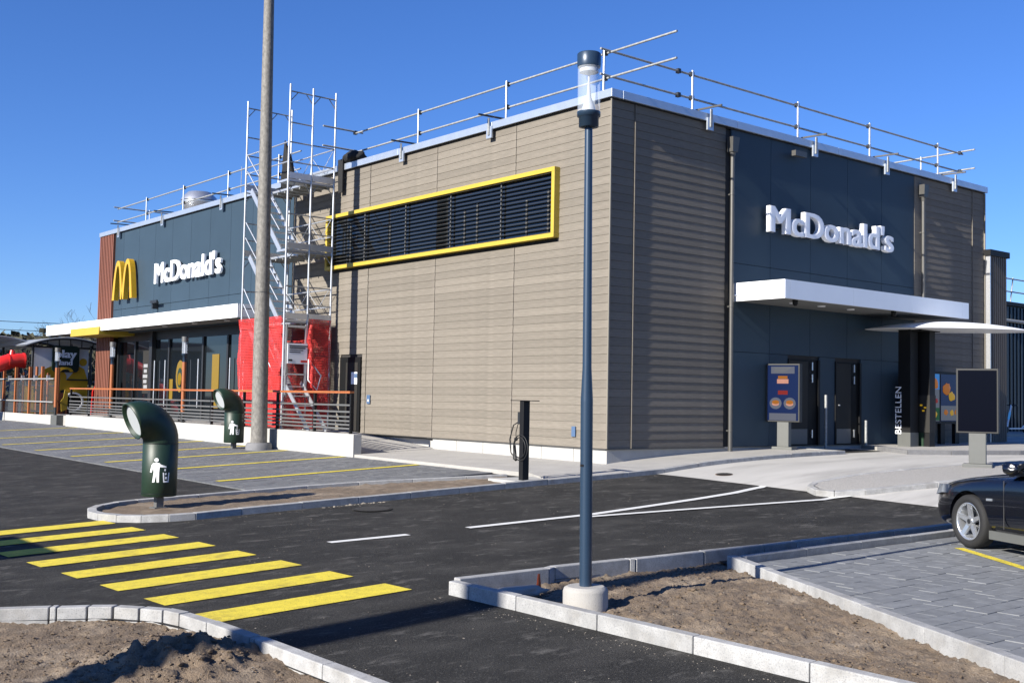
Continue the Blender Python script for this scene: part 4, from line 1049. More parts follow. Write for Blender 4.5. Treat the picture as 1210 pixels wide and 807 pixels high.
cx, cy = -3.33, -1.28; zc = G(cx, cy)+.085
t = thing('charging_post', (cx, cy, zc), 'black electric charging post with coiled cable and flat cap', 'charger')
box('foundation', 'plinth', None, -3.62, -2.5, -1.40, -.62, G(cx, cy)-.25, zc)['kind'] = 'structure'
MB().box(cx-.075, cx+.075, cy-.055, cy+.055, zc-.02, zc+1.42).build('column', 'black_metal', t, bevel=.006)
MB().box(cx-.09, cx+.09, cy-.30, cy+.30, zc+1.42, zc+1.435).build('cap', 'black_metal', t)
MB().box(cx-.06, cx+.06, cy+.056, cy+.13, zc+1.0, zc+1.22).build('socket_box', 'dark_steel', t, bevel=.006)
c1 = [(cx-.02, cy+.12, zc+1.05), (cx-.05, cy+.25, zc+.98), (cx-.06, cy+.34, zc+.72), (cx-.06, cy+.30, zc+.48), (cx-.06, cy+.14, zc+.36), (cx-.08, cy, zc+.36)]
tube('cable', 'rubber', t, c1, .011, 6)
for r_, oy in ((.20, .02), (.16, .04)): tube('cable', 'rubber', t, [(cx-.088-.01*oy, cy-.02+oy+r_*math.cos(a), zc+.58+r_*1.15*math.sin(a)) for a in [2*math.pi*k_/22 for k_ in range(23)]], .010, 6)
tube('plug', 'rubber', t, [(cx-.06, cy+.20, zc+.62), (cx-.07, cy+.17, zc+.38), (cx-.07, cy+.13, zc+.36)], [.025, .04, .03], 8)
tube('cable', 'rubber', t, [(cx-.04, cy+.13, zc+1.02), (cx-.04, cy+.19, zc+.85), (cx-.04, cy+.185, zc+.75)], .008, 6); lump('plug', (cx-.04, cy+.185, zc+.73), (.03, .035, .035), 'rubber', t)

# small things in the lamp island
t = thing('marker_stake', (-9.35, -8.66, G(-9.35, -8.66)), 'small orange marking stake in the soil by the kerb', 'stake')
MB().hexa([(-9.36+dx-.012, -8.68+dy, G(-9.3, -8.7)-.05) for dx, dy in ((-.02, -.02), (.02, -.02), (.02, .02), (-.02, .02))] + [(-9.36+dx-.012, -8.68+dy, G(-9.3, -8.7)+.13) for dx, dy in ((-.008, -.008), (.008, -.008), (.008, .008), (-.008, .008))]).build('stake', 'cone_orange', t)
t = thing('concrete_lump', (-9.85, -8.75, G(-9.85, -8.75)), 'rough slab of spilled concrete behind the kerb', 'rubble')
lump('lump', (-9.66, -8.70, G(-9.7, -8.7)-.015), (.34, .11, .06), 'pavement', t, 2)

# ================================================================== PLAYGROUND
YF = 35.0
t = thing('play_shelter', (.3, 36.5, -.3), 'play area shelter with a shallow arched roof and printed front wall', 'play shelter')
vs = []; n = 20; xc, xh = .28, 1.85
def arch_z(u_): return 2.93 + .40*(1-u_*u_)
for y in (YF-.5, YF+5):
    for dz_ in (0, .05):
        for k_ in range(n+1):
            u_ = -1+2*k_/n; vs.append((xc+u_*xh, y, arch_z(u_)+dz_))
q = n+1; fs = []
for k_ in range(n):
    fs += [(k_, k_+1, 2*q+k_+1, 2*q+k_), (q+k_, 3*q+k_, 3*q+k_+1, q+k_+1), (k_, q+k_, q+k_+1, k_+1), (2*q+k_, 2*q+k_+1, 3*q+k_+1, 3*q+k_)]
MB().add(vs, fs, True).build('roof', 'poly_roof', t, fix=True)
vs = []
for y in (YF+1.0, YF+7):       # the second bay of the roof, to the left
    for dz_ in (0, .05):
        for k_ in range(n+1):
            u_ = -1+2*k_/n; vs.append((xc-2.6+u_*xh, y, arch_z(u_)+dz_))
MB().add(vs, fs, True).build('roof', 'poly_roof', t, fix=True)
for y in (YF-.48, YF+4.9):
    tube('roof_edge', 'dark_steel', t, [(xc+(-1+2*k_/n)*xh, y, arch_z(-1+2*k_/n)-.03) for k_ in range(n+1)], .045, 6)
tube('tie_beam', 'dark_steel', t, [(xc-xh+.1, YF, 2.93), (xc+xh-.1, YF, 2.93)], .04, 6)
for x in (-1.0, -.5, .0, .5, 1.0, 1.5): tube('truss_post', 'dark_steel', t, [(x, YF, 2.93), (x, YF, arch_z((x-xc)/xh))], .025, 6)
for x in (-1.12, 1.42):
    for y in (YF, YF+4.5): tube('column', 'dark_steel', t, [(x, y, -.4), (x, y, 3.05)], .06, 8)
MB().box(-1.06, 1.36, YF+.1, YF+.16, 1.50, 2.90).build('wall_panel', 'print_white', t); MB().box(-1.06, 1.36, YF+.1, YF+.16, -.3, 1.495).build('wall_panel', 'print_yellow', t)
circ = lambda r_, n_=20, a0=0, a1=360: [(r_*math.cos(R(a0+(a1-a0)*k_/n_)), r_*math.sin(R(a0+(a1-a0)*k_/n_))) for k_ in range(n_ if a1-a0 == 360 else n_+1)]
XA, ZA, YN = (1, 0, 0), (0, 0, 1), (0, -1, 0)
MB().prism(circ(.17), (1.12, YF+.09, 2.30), XA, ZA, YN, .008).build('print', 'print_yellow', t)
MB().prism([(-.7, 0), (-.35, .45), (0, .62), (.4, .45), (.6, .2), (.6, 0)], (-.2, YF+.09, 1.5), XA, ZA, YN, .006).build('print', 'print_yellow', t)
MB().prism([(-.5, 0), (.0, .62), (.25, .5), (.42, 0)], (.92, YF+.084, 1.5), XA, ZA, YN, .006).build('print', 'print_yellow', t)
MB().prism([(-.6, .9), (-.45, .95), (.35, .15), (.35, -.5), (-.6, -.5)], (.75, YF+.09, .1), XA, ZA, YN, .006).build('print', 'print_dark', t)
ring = MB()
for k_ in range(24):
    a, b = R(15*k_), R(15*(k_+1))
    ring.prism([(.42*math.cos(a), .42*math.sin(a)), (.42*math.cos(b), .42*math.sin(b)), (.35*math.cos(b), .35*math.sin(b)), (.35*math.cos(a), .35*math.sin(a))], (.72, YF+.02, .52), XA, ZA, YN, .1)
ring.build('tunnel_ring', 'print_white', t, fix=True); MB().prism(circ(.345), (.72, YF+.07, .52), XA, ZA, YN, .01).build('tunnel_hole', 'door_dark', t)
bar('brace', 'dark_steel', t, (.4, YF+.03, 1.50), (1.4, YF+.03, 1.50), .04, .06)
sg = thing('play_sign', (.28, YF-.1, 1.9), 'dark green rounded board with white lettering under the arched roof', 'sign')
rr = []
for cx_, cy_, a0 in ((.42, .42, 0), (-.42, .42, 90), (-.42, -.42, 180), (.42, -.42, 270)):
    for k_ in range(6): rr.append((cx_+.17*math.cos(R(a0+18*k_)), cy_+.17*math.sin(R(a0+18*k_))))
MB().prism(rr, (.28, YF-.06, 2.42), XA, ZA, YN, .06).build('board', 'print_green', sg)
for x in (.0, .55): bar('bracket', 'dark_steel', sg, (x, YF-.08, 2.98), (x, YF-.02, 3.1), .04, .04)
letters('play', .92, .46, (-.18, YF-.125, 2.36), XA, ZA, YN, .03, sg, 'letter_white', bold=.025)
letters('land', .56, .24, (.0, YF-.125, 2.14), XA, ZA, YN, .03, sg, 'letter_white', bold=.025)
am = MB()
for k_ in range(12):
    a, b = R(15*k_), R(15*(k_+1)); am.prism([(.34*math.cos(a), .20*math.sin(a)), (.34*math.cos(b), .20*math.sin(b)), (.2*math.cos(b), .10*math.sin(b)), (.2*math.cos(a), .10*math.sin(a))], (.28, YF-.12, 1.86), XA, ZA, YN, .02)
am.build('emblem', 'print_yellow', sg, fix=True)
t = thing('tube_slide', (-2.0, 34, .0), 'glossy red plastic tube slide in the play area', 'slide')
MB().tube([(-1.72, 34.2, 2.26), (-2.0, 34.2, 2.26), (-2.4, 34.2, 2.18), (-2.9, 34.25, 1.98), (-3.4, 34.4, 1.6), (-3.9, 34.6, 1.1), (-4.4, 34.9, .5), (-4.8, 35.1, .1)], .32, 18, caps=False).build('tube', 'red_plastic', t)
for p in ((-1.72, 34.2, 2.26), (-2.35, 34.2, 2.19)): MB().tube([(p[0]-.03, p[1], p[2]), (p[0]+.03, p[1], p[2]+.002)], .345, 18).build('flange', 'red_plastic', t)
for x in (-1.9, -3.0): tube('support', 'red_sail', t, [(x, 34.25, -.4), (x, 34.25, 2.0)], .05, 8)
MB().lathe((-2.2, 34.2, 2.48), [(.14, 0), (.09, .22)], 12).build('turret', 'red_plastic', t)
t = thing('play_sail', (1.25, 32.6, -.3), 'tall narrow red play sail between shelter and fins', 'play sail')
MB().prism([(-.16, 0), (.26, 0), (.22, 1.2), (.06, 2.9), (-.06, 3.1), (-.14, 2.0)], (1.25, 33.4, -.25), XA, ZA, YN, .08).build('sail', 'red_sail', t)
MB().prism([(-.14, 0), (.18, 0), (.16, 1.1), (.02, 1.35), (-.10, 1.1)], (.80, 32.6, -.1), XA, ZA, YN, .08).build('flag', 'red_plastic', t)
bar('foot', 'dark_steel', t, (1.25, 33.36, -.28), (.80, 32.56, -.12), .06, .05)
t = thing('climbing_frame', (-1.6, 33, -.3), 'orange and brown climbing frame behind the glass fence', 'climbing frame')
for i, x in enumerate((-2.0, -1.45, -1.0, -.55)): tube('post', 'orange', t, [(x, 33.2, -.3), (x, 33.2, 1.75+.25*(i % 2))], .06, 8)
for i, x in enumerate((-1.75, -1.2, -.75)): MB().box(x-.22, x+.22, 33.3, 33.34, -.1, 1.2+.2*(i % 2)).build('panel', ('print_yellow', 'fin', 'print_yellow')[i], t)
box('panel', 'print_dark', t, -1.7, -1.2, 33.35, 33.39, .9, 1.5); box('panel', 'fin', t, -.5, .1, 33.9, 33.94, -.2, .9)
for z in (.12, 1.2): tube('rail', 'galv', t, [(-2.0, 33.2, z), (-.55, 33.2, z)], .03, 6)
MB().prism([(-.12, 0), (.12, .1), (.14, .8), (.0, .95), (-.05, .6), (-.16, .45)], (-.28, 33.2, .1), (1, 0, 0), (0, 0, 1), (0, -1, 0), .08).build('figure_panel', 'yellow_paint', t)
bar('figure_foot', 'dark_steel', t, (-.28, 33.16, -.3), (-.28, 33.16, .2), .06, .06); bar('beam', 'dark_steel', t, (-.28, 33.16, .12), (-.55, 33.2, .12), .05, .05)
rl = thing('glass_fence', (-2.28, 33, 0), 'glass panel fence with orange posts in front of the playground', 'fence')
for y in (29.7, 31.3, 33.2, 34.9, 37): MB().box(-2.33, -2.23, y-.06, y+.06, .0, 1.95).build('post', 'orange', rl)
for a, b in ((28.2, 29.6), (29.8, 31.2), (31.4, 33.1), (33.3, 34.8), (35.0, 36.9)): MB().box(-2.285, -2.27, a, b, .1, 1.5).build('pane', 'clear_panel', rl)
for z in (.55, 1.45): tube('rail', 'galv', rl, [(-2.34, 28.1, z), (-2.34, 37, z)], .035, 6)
for y in (28.9, 30.5, 32.2, 34): box('clamp', 'steel', rl, -2.37, -2.25, y-.06, y+.06, 1.38, 1.60)

# ================================================================== DRIVE-THROUGH FURNITURE
def oriented(c, yaw):   # local frame on the ground: n = facing, s = to its right as seen from in front
    nn = Vector((math.cos(yaw), math.sin(yaw), 0)); return nn, Vector((-nn.y, nn.x, 0))
def obox(name, M, parent, c, nn, ss, s0, s1, n0, n1, z0, z1, bevel=0.):
    c = Vector(c); P = [(s0, n0), (s1, n0), (s1, n1), (s0, n1)]
    return MB().hexa([c+ss*a+nn*b+Vector((0, 0, z0)) for a, b in P] + [c+ss*a+nn*b+Vector((0, 0, z1)) for a, b in P]).build(name, M, parent, bevel=bevel, fix=True)
def pedestal_board(x, y, yaw, wd, z0, z1, label, ped, lit, dz=.09):
    zg_ = G(x, y)+dz; t_ = thing('display_board', (x, y, zg_), label, 'display board'); nn, ss = oriented((x, y), yaw); c = (x, y, 0)
    obox('foot', 'board_grey', t_, c, nn, ss, -ped*.95, ped*.95, -.16, .16, zg_-.05, zg_+.06, .01)
    obox('pedestal', 'board_grey', t_, c, nn, ss, -ped*.55, ped*.55, -.09, .09, zg_+.06, z0+.02, .01)
    obox('housing', 'frame_dark', t_, c, nn, ss, -wd/2, wd/2, -.08, .10, z0, z1, .012)
    sc = obox('screen', 'screen_blue' if lit else 'screen', t_, c, nn, ss, -wd/2+.035, wd/2-.035, .10, .106, z0+.035, z1-.035)
    if lit:
        h_ = z1-z0
        for a, b, u_, v_, M in ((-.7, .7, .83, .95, 'scr_white'), (-.28, .28, .74, .79, 'scr_orange'), (-.34, .34, .66, .735, 'fin'), (-.28, .30, .47, .54, 'scr_red'), (-.8, .8, .03, .15, 'scr_white')):
            obox('print', M, sc, c, nn, ss, a*wd/2, b*wd/2, .107, .110, z0+u_*h_, z0+v_*h_)
        for a in (-.42, .42):
            n_ = 18; MB().prism([(.36*wd/2*math.cos(2*math.pi*k_/n_), .10*h_*math.sin(2*math.pi*k_/n_)) for k_ in range(n_)], Vector(c)+ss*(a*wd/2)+nn*.107+Vector((0, 0, z0+.32*h_)), ss, (0, 0, 1), nn, .003).build('print', 'scr_white', sc, fix=True)
        for q_ in range(3): obox('print', 'print_dark', sc, c, nn, ss, -.5*wd/2, (.5-.15*q_)*wd/2, .1105, .112, z0+(.92-.028*q_)*h_, z0+(.93-.028*q_)*h_)
        for a in (-.42, .42):
            for q_, M in ((.34, 'scr_orange'), (.31, 'fin')):
                n_ = 14; MB().prism([(.22*wd/2*math.cos(2*math.pi*k_/n_), .035*h_*math.sin(2*math.pi*k_/n_)) for k_ in range(n_)], Vector(c)+ss*(a*wd/2)+nn*.111+Vector((0, 0, z0+q_*h_)), ss, (0, 0, 1), nn, .002 if M == 'fin' else .003).build('print', M, sc, fix=True)
    return t_
pedestal_board(5.42, -.40, R(196), .82, .58, 1.95, 'pre-order display board with a blue lit screen before the delivery doors', .26, True)
pedestal_board(4.26, -5.80, R(204), .76, .51, 1.75, 'dark menu display board on a grey pedestal in the gravel island', .28, False)

t = thing('order_point', (9.9, -1.0, -.05), 'drive-through order post under a white lens-shaped sunshade', 'order point')
MB().box(9.62, 9.98, -1.14, -.80, -.1, 3.02).build('post', 'black_metal', t); MB().box(9.61, 9.99, -1.15, -.79, -.1, .34).build('post_foot', 'board_grey', t)
MB().box(10.16, 10.42, -1.36, -.98, -.1, 3.02).build('post', 'black_metal', t); MB().box(10.14, 10.43, -1.375, -.965, .34, 1.30).build('speaker_panel', 'door_grey', t)
MB().box(10.14, 10.30, -1.2, -.965, -.1, .335).build('post_foot', 'green_post', t)
for dy, z in ((-.05, .98), (.06, 1.04), (.0, .9)): MB().box(10.125, 10.139, -1.2+dy-.03, -1.2+dy+.03, z-.02, z+.02).build('button', 'scr_yellow', t)
letters('BESTELLEN', 1.20, .17, (9.605, -.90, .30), (0, 0, 1), (0, 1, 0), (-1, 0, 0), .012, t, 'letter_white', bold=.006)
def lens(c, a, b, h, ang):
    vs, fs = [], []; nu, nv = 40, 8; ca, sa = math.cos(ang), math.sin(ang)
    def P(u_, v_, top):
        r_ = v_; x, y = a*r_*math.cos(u_), b*r_*math.sin(u_); z = h*(1-r_*r_)*(1.0 if top else -.12)
        return (c[0]+x*ca-y*sa, c[1]+x*sa+y*ca, c[2]+z)
    for top in (True, False):
        o0 = len(vs)
        for j in range(nv+1):
            for i_ in range(nu): vs.append(P(2*math.pi*i_/nu, 1-j/nv*.98, top))
        for j in range(nv):
            for i_ in range(nu): fs.append((o0+j*nu+i_, o0+j*nu+(i_+1) % nu, o0+(j+1)*nu+(i_+1) % nu, o0+(j+1)*nu+i_))
        fs.append(tuple(o0+nv*nu+i_ for i_ in range(nu)))
    return MB().add(vs, fs, True).build('sunshade', 'shade_white', t, fix=True)
lens((10.75, -1.55, 2.98), 2.15, 1.05, .22, math.atan2(-.636, .772))
MB().box(9.7, 10.6, -1.4, -.9, 2.93, 3.02).build('shade_bracket', 'black_metal', t)

t = thing('menu_board', (11.9, -.55, 0), 'dark three-part menu board with colourful lit food pictures', 'menu board')
MB().box(10.75, 13.35, -.50, -.36, .55, 1.97).build('housing', 'black_metal', t)
for x in (11.1, 12.35, 13.1): MB().box(x-.11, x+.11, -.48, -.38, -.2, .55).build('leg', 'black_metal', t)
for i, x in enumerate((10.82, 11.50, 12.20)):
    wd = .62 if i < 2 else 1.05
    s1 = MB().box(x, x+wd, -.508, -.501, .62, 1.90).build('screen', ('scr_sky', 'scr_white', 'screen_blue')[i], t)
    y0_, y1_ = -.512, -.509
    if i == 0: box('picture', 'scr_green', s1, x, x+wd, y0_, y1_, .9, 1.4)
    if i == 1:
        box('picture', 'scr_sky', s1, x, x+wd, y0_, y1_, 1.48, 1.90); box('picture', 'scr_green', s1, x+.1, x+wd, y0_, y1_, .64, .98)
        lump('food', (x+.33, -.513, 1.63), (.22, .004, .14), 'scr_orange', s1, 3); lump('food', (x+.16, -.513, 1.2), (.06, .004, .11), 'scr_orange', s1, 5); lump('food', (x+.45, -.513, 1.17), (.09, .004, .06), 'scr_red', s1, 6)
        lump('food', (x+.36, -.515, .80), (.12, .004, .12), 'scr_yellow', s1, 8)
    if i == 2:
        box('picture', 'scr_white', s1, x, x+wd, y0_, y1_, .64, 1.04)
        for q, (a, z, r_) in enumerate(((.30, 1.5, .20), (.55, 1.3, .16), (.25, .86, .10), (.55, .85, .10), (.8, .86, .10))): lump('food', (x+a, -.515, z), (r_, .004, r_*.75), ('scr_orange', 'scr_yellow')[q % 2], s1, q)

# annex and shed to the right
t = thing('slatted_annex', (16.1, 1.5, 0), 'narrow annex clad in vertical tan slats with a dark cap', 'annex')
MB().box(15.66, 16.60, -.06, 4.0, -.4, 5.52).build('core', 'interior', t)
for i in range(8): MB().box(15.64+i*.125, 15.64+i*.125+.085, -.13, -.06, .0, 5.52).build('slat', 'slat_tan', t)
MB().box(15.60, 15.635, -.14, .04, -.2, 5.52).build('edge_strip', 'steel', t); MB().box(15.55, 16.72, -.18, 4.1, 5.52, 5.70).build('cap', 'black_metal', t)
t = thing('corrugated_shed', (40, 15, 0), 'dark blue corrugated metal hall behind the restaurant', 'shed')
MB().box(28.5, 70, 6.1, 30, -.5, 5.25).build('wall', 'shed', t)
for i in range(110): MB().box(28.5+i*.3, 28.5+i*.3+.15, 6.03, 6.1, -.1, 5.2).build('rib', 'shed', t)
MB().box(28.4, 70, 5.95, 30.1, 5.25, 5.40).build('roof_edge', 'black_metal', t)
MB().box(28.6, 31.5, 7.5, 9, 5.40, 5.75).build('skylight', 'white_fascia', t)
for z in (5.95, 6.5): tube('roof_rail', 'galv', t, [(28.8, 6.6, z), (45, 6.6, z)], .03, 6)
for x in (30.2, 33, 36): tube('roof_post', 'galv', t, [(x+.25, 6.6, 6.55), (x, 6.6, 5.40)], .03, 6)
tube('pipe', 'galv', t, [(28.3, 5.98, 4.62), (45, 5.98, 4.5)], .07, 8)
t = thing('kick_scooter', (27.2, 5.0, .2), 'white and blue kick scooter parked before the dark hall', 'scooter')
gz = G(27.2, 5.0)+.12
MB().box(26.8, 28.1, 4.93, 5.07, gz+.14, gz+.19).build('deck', 'white_fascia', t)
tube('stem', 'white_fascia', t, [(26.72, 5, gz+.18), (27.08, 5, gz+1.08)], .035, 8); tube('stem_band', 'scr_sky', t, [(26.86, 5, gz+.52), (26.97, 5, gz+.80)], .042, 8)
tube('handlebar', 'dark_steel', t, [(27.08, 4.75, gz+1.08), (27.08, 5.25, gz+1.08)], .025, 6); tube('fender', 'white_fascia', t, [(27.95, 5, gz+.2), (28.2, 5, gz+.3), (28.3, 5, gz+.2)], .03, 6)
for x in (26.68, 28.15): MB().tube([(x, 4.96, gz+.12), (x, 5.04, gz+.12)], .12, 16).build('wheel', 'rubber', t)

# ================================================================== CAR
AZ = R(66); CO = Vector((-2.60, -10.12, G(-3.2, -10)+.05)); CF = Vector((math.cos(AZ), math.sin(AZ), 0)); CL = Vector((-CF.y, CF.x, 0))
def cw(x, y, z): return CO + CF*x + CL*y + Vector((0, 0, z))
car = thing('parked_car', CO, 'black estate car with silver five-spoke wheels parked on the grey paving', 'car')
st = [ # x, half width, bottom, shoulder, top
 (.90, .50, .26, .60, .64), (.86, .66, .22, .64, .69), (.72, .79, .20, .70, .77), (.45, .865, .19, .78, .84), (.15, .885, .18, .83, .89), (-.2, .89, .18, .87, .93),
 (-.55, .89, .18, .90, .965), (-.85, .89, .18, .92, .99), (-1.5, .89, .18, .93, .96), (-2.2, .89, .18, .94, .97), (-2.8, .885, .19, .95, .98), (-3.2, .86, .22, .94, .97), (-3.5, .78, .28, .88, .92), (-3.58, .6, .36, .8, .84)]
vs, fs = [], []
for x, hw, zb_, zs, zt in st:
    h_ = [(0, zb_), (hw*.80, zb_), (hw*.965, zb_+.09), (hw, zb_+.32*(zs-zb_)+.06), (hw*.995, zs-.14), (hw*.965, zs-.035), (hw*.86, zs+.012), (hw*.45, zt-.008), (0, zt)]
    rg = [(a, z) for a, z in h_] + [(-a, z) for a, z in h_[-2:0:-1]]
    vs += [cw(x, a, z) for a, z in rg]
n = 16
for j in range(len(st)-1):
    for k_ in range(n): fs.append((j*n+k_, j*n+(k_+1) % n, (j+1)*n+(k_+1) % n, (j+1)*n+k_))
fs += [tuple(range(n)), tuple((len(st)-1)*n+k_ for k_ in range(n))]
body = MB().add(vs, fs, True).build('body', 'car_paint', car, fix=True)
md = body.modifiers.new('sub', 'SUBSURF'); md.levels = 2; md.render_levels = 2
cut = MB()
for xw in (0.0, -2.65):
    for sg_ in (1, -1): cut.tube([cw(xw, sg_*.60, .325), cw(xw, sg_*1.05, .325)], .372, 40)
cutter = cut.build('wheel_arch_cut', 'car_black', car, fix=True)
bo = body.modifiers.new('arch', 'BOOLEAN'); bo.operation = 'DIFFERENCE'; bo.object = cutter; bo.solver = 'EXACT'
bpy.context.view_layer.update()
dg = bpy.context.evaluated_depsgraph_get(); me = bpy.data.meshes.new_from_object(body.evaluated_get(dg))
body.modifiers.clear(); body.data = me; bpy.data.objects.remove(cutter)
for p in me.polygons: p.use_smooth = True
me.set_sharp_from_angle(angle=R(35))
# cabin
gl = [(-.72, .80, .955), (-1.50, .62, 1.40), (-2.75, .60, 1.42), (-3.40, .72, .97)]
vs = [cw(x, s_*w_, z) for x, w_, z in gl for s_ in (1, -1)] 
vs += [cw(-.72, 0, .985), cw(-1.50, 0, 1.43)]
MB().add([cw(-.70, .83, .93), cw(-.70, -.83, .93), cw(-3.42, -.80, .93), cw(-3.42, .80, .93), cw(-1.48, .62, 1.40), cw(-1.48, -.62, 1.40), cw(-2.85, -.60, 1.41), cw(-2.85, .60, 1.41)],
         [(0, 1, 2, 3), (4, 5, 6, 7), (0, 1, 5, 4), (1, 2, 6, 5), (2, 3, 7, 6), (3, 0, 4, 7)]).build('glasshouse', 'glass_grey', car, fix=True)
MB().hexa([cw(-1.44, .635, 1.385), cw(-1.44, -.635, 1.385), cw(-2.9, -.61, 1.39), cw(-2.9, .61, 1.39), cw(-1.56, .55, 1.455), cw(-1.56, -.55, 1.455), cw(-2.8, -.54, 1.46), cw(-2.8, .54, 1.46)]).build('roof', 'car_paint', car, bevel=.03, fix=True)
for s_ in (1, -1):
    for a, b in ((cw(-.70, s_*.835, .94), cw(-1.47, s_*.635, 1.40)), (cw(-1.95, s_*.825, .94), cw(-2.0, s_*.625, 1.40)), (cw(-3.36, s_*.80, .94), cw(-2.86, s_*.615, 1.40))): MB().bar(a, b, .06, .05).build('pillar', 'car_paint', car)
    MB().bar(cw(-.75, s_*.845, .945), cw(-3.3, s_*.835, .955), .02, .025).build('belt_trim', 'car_black', car)
    # mirror
    lump('mirror', cw(-.92, s_*1.0, 1.02), (.075, .10, .075), 'car_paint', car, 2); MB().bar(cw(-.90, s_*.84, .97), cw(-.92, s_*.95, 1.0), .05, .03).build('mirror_arm', 'car_black', car)
    MB().bar(cw(-.40, s_*.868, .21), cw(-2.26, s_*.868, .21), .045, .10).build('sill', 'board_grey', car)
    for xd in (-.66, -1.88): MB().bar(cw(xd, s_*.892, .30), cw(xd+.02, s_*.874, .86), .008, .012).build('door_gap', 'car_black', car)
    MB().bar(cw(-.36, s_*.893, .62), cw(-.46, s_*.893, .625), .012, .028).build('side_marker', 'headlight', car)
    for xd in (-1.62, -2.55): MB().bar(cw(xd, s_*.895, .76), cw(xd+.18, s_*.895, .76), .025, .03).build('door_handle', 'car_paint', car)
    # headlight: curved patch at the corner
    hp = [cw(.80, s_*.58, .60), cw(.66, s_*.80, .60), cw(.46, s_*.868, .64), cw(.44, s_*.862, .745), cw(.62, s_*.78, .735), cw(.80, s_*.56, .70)]
    off = (CF*.028 + CL*(s_*.018))
    MB().add([p+off for p in hp] + [p-off*1.5 for p in hp], [tuple(range(6)), tuple(range(6, 12))[::-1]] + [(k_, (k_+1) % 6, 6+(k_+1) % 6, 6+k_) for k_ in range(6)]).build('headlight', 'headlight', car, fix=True)
MB().bar(cw(.89, -.42, .36), cw(.89, .42, .36), .05, .10).build('lower_grille', 'car_black', car); MB().bar(cw(.895, -.26, .56), cw(.895, .26, .56), .04, .08).build('grille', 'car_black', car)
MB().bar(cw(.915, -.26, .45), cw(.915, .26, .45), .015, .10).build('number_plate', 'paper', car)
MB().bar(cw(.60, -.885, .46), cw(.60, -.885, .47), .01, .01)
def wheel(x, s_):
    c = cw(x, s_*.78, .325); ax_ = CL*s_; prof = [(.225, .085), (.235, .105), (.275, .108), (.305, .098), (.322, .07), (.325, .0), (.322, -.07), (.305, -.098), (.225, -.10)]
    n_ = 40; vs = []; e1, e2 = CF, Vector((0, 0, 1))
    def ringpts(r_, d): return [c + ax_*d + (e1*math.cos(2*math.pi*k_/n_)+e2*math.sin(2*math.pi*k_/n_))*r_ for k_ in range(n_)]
    for r_, d in prof: vs += ringpts(r_, d)
    m_ = len(prof); fs = [(j*n_+k_, j*n_+(k_+1) % n_, ((j+1) % m_)*n_+(k_+1) % n_, ((j+1) % m_)*n_+k_) for j in range(m_) for k_ in range(n_)]
    ty = MB().add(vs, fs, True).build('tyre', 'tyre', car, fix=True)
    vs = ringpts(.230, .088) + ringpts(.212, .098) + ringpts(.203, .075) + ringpts(.19, -.03)
    fs = [(j*n_+k_, j*n_+(k_+1) % n_, (j+1)*n_+(k_+1) % n_, (j+1)*n_+k_) for j in range(3) for k_ in range(n_)]
    rm = MB().add(vs, fs, True).build('rim', 'rim', car)
    MB().add(ringpts(.20, -.03), [tuple(range(n_))]).build('brake_disc', 'dark_steel', rm)
    for q in range(5):
        a = R(90+72*q); d_ = e1*math.cos(a)+e2*math.sin(a); p_ = -e1*math.sin(a)+e2*math.cos(a)
        MB().hexa([c+d_*.04+p_*-.035+ax_*.035, c+d_*.04+p_*.035+ax_*.035, c+d_*.212+p_*.030+ax_*.06, c+d_*.212-p_*.030+ax_*.06, c+d_*.04+p_*-.030+ax_*.068, c+d_*.04+p_*.030+ax_*.068, c+d_*.212+p_*.024+ax_*.09, c+d_*.212-p_*.024+ax_*.09]).build('spoke', 'rim', rm, fix=True)
    MB().tube([c+ax_*.03, c+ax_*.078], .058, 18).build('hub', 'rim', rm); MB().tube([c+ax_*.078, c+ax_*.084], .03, 14).build('hub_cap', 'dark_steel', rm)
    MB().tube([c-ax_*.25, c+ax_*.03], .05, 10).build('axle', 'car_black', rm)
for x in (0, -2.65):
    for s_ in (1, -1): wheel(x, s_)

# ================================================================== BACKGROUND
def bare_tree(x, y, h, label, seed):
    rr = random.Random(seed); t_ = thing('bare_tree', (x, y, -.2), label, 'tree'); tr = MB(); tw = MB()
    def grow(p, d, L_, r_, lev):
        pts = [p]; rs_ = [r_]; q = p.copy(); dd = d.copy()
        for k_ in range(4):
            dd = (dd + Vector((rr.uniform(-.25, .25), rr.uniform(-.25, .25), rr.uniform(-.05, .15)))).normalized(); q = q + dd*L_/4; pts.append(q.copy()); rs_.append(max(.006, r_*(1-.16*(k_+1))))
        (tr if lev == 0 else tw).tube(pts, rs_, 6 if lev < 2 else 4)
        if lev < 4:
            for b_ in range(rr.randint(3, 4) if lev else 6):
                i_ = rr.randint(2, 4) if lev else rr.randint(2, 4); a = rr.uniform(0, 6.28)
                nd = (dd*.7 + Vector((math.cos(a), math.sin(a), rr.uniform(.0, .6)))*.8).normalized(); grow(pts[i_].copy(), nd, L_*rr.uniform(.5, .7), rs_[i_]*.6, lev+1)
    grow(Vector((x, y, -.3)), Vector((0, 0, 1)), h*.52, h*.022, 0)
    tr.build('trunk', 'bark', t_); tw.build('crown', 'bark', t_)
bare_tree(7.3, 55, 7.0, 'bare leafless tree rising behind the terrace canopy', 5); bare_tree(5.6, 58, 5.4, 'smaller bare tree behind the playground roof', 12); bare_tree(9.5, 52, 4.4, 'low bare tree between playground and fins', 21)
t = thing('far_hall', (0, 112, -.3), 'long low grey hall in the distance behind the playground', 'building')
MB().box(-40, 45, 110, 135, -.5, 5.9).build('wall', 'far_wall', t); MB().hexa([(-41, 109, 5.9), (46, 109, 5.9), (46, 136, 5.9), (-41, 136, 5.9), (-41, 112, 7.0), (46, 112, 7.0), (46, 133, 7.4), (-41, 133, 7.4)]).build('roof', 'far_roof', t, fix=True)
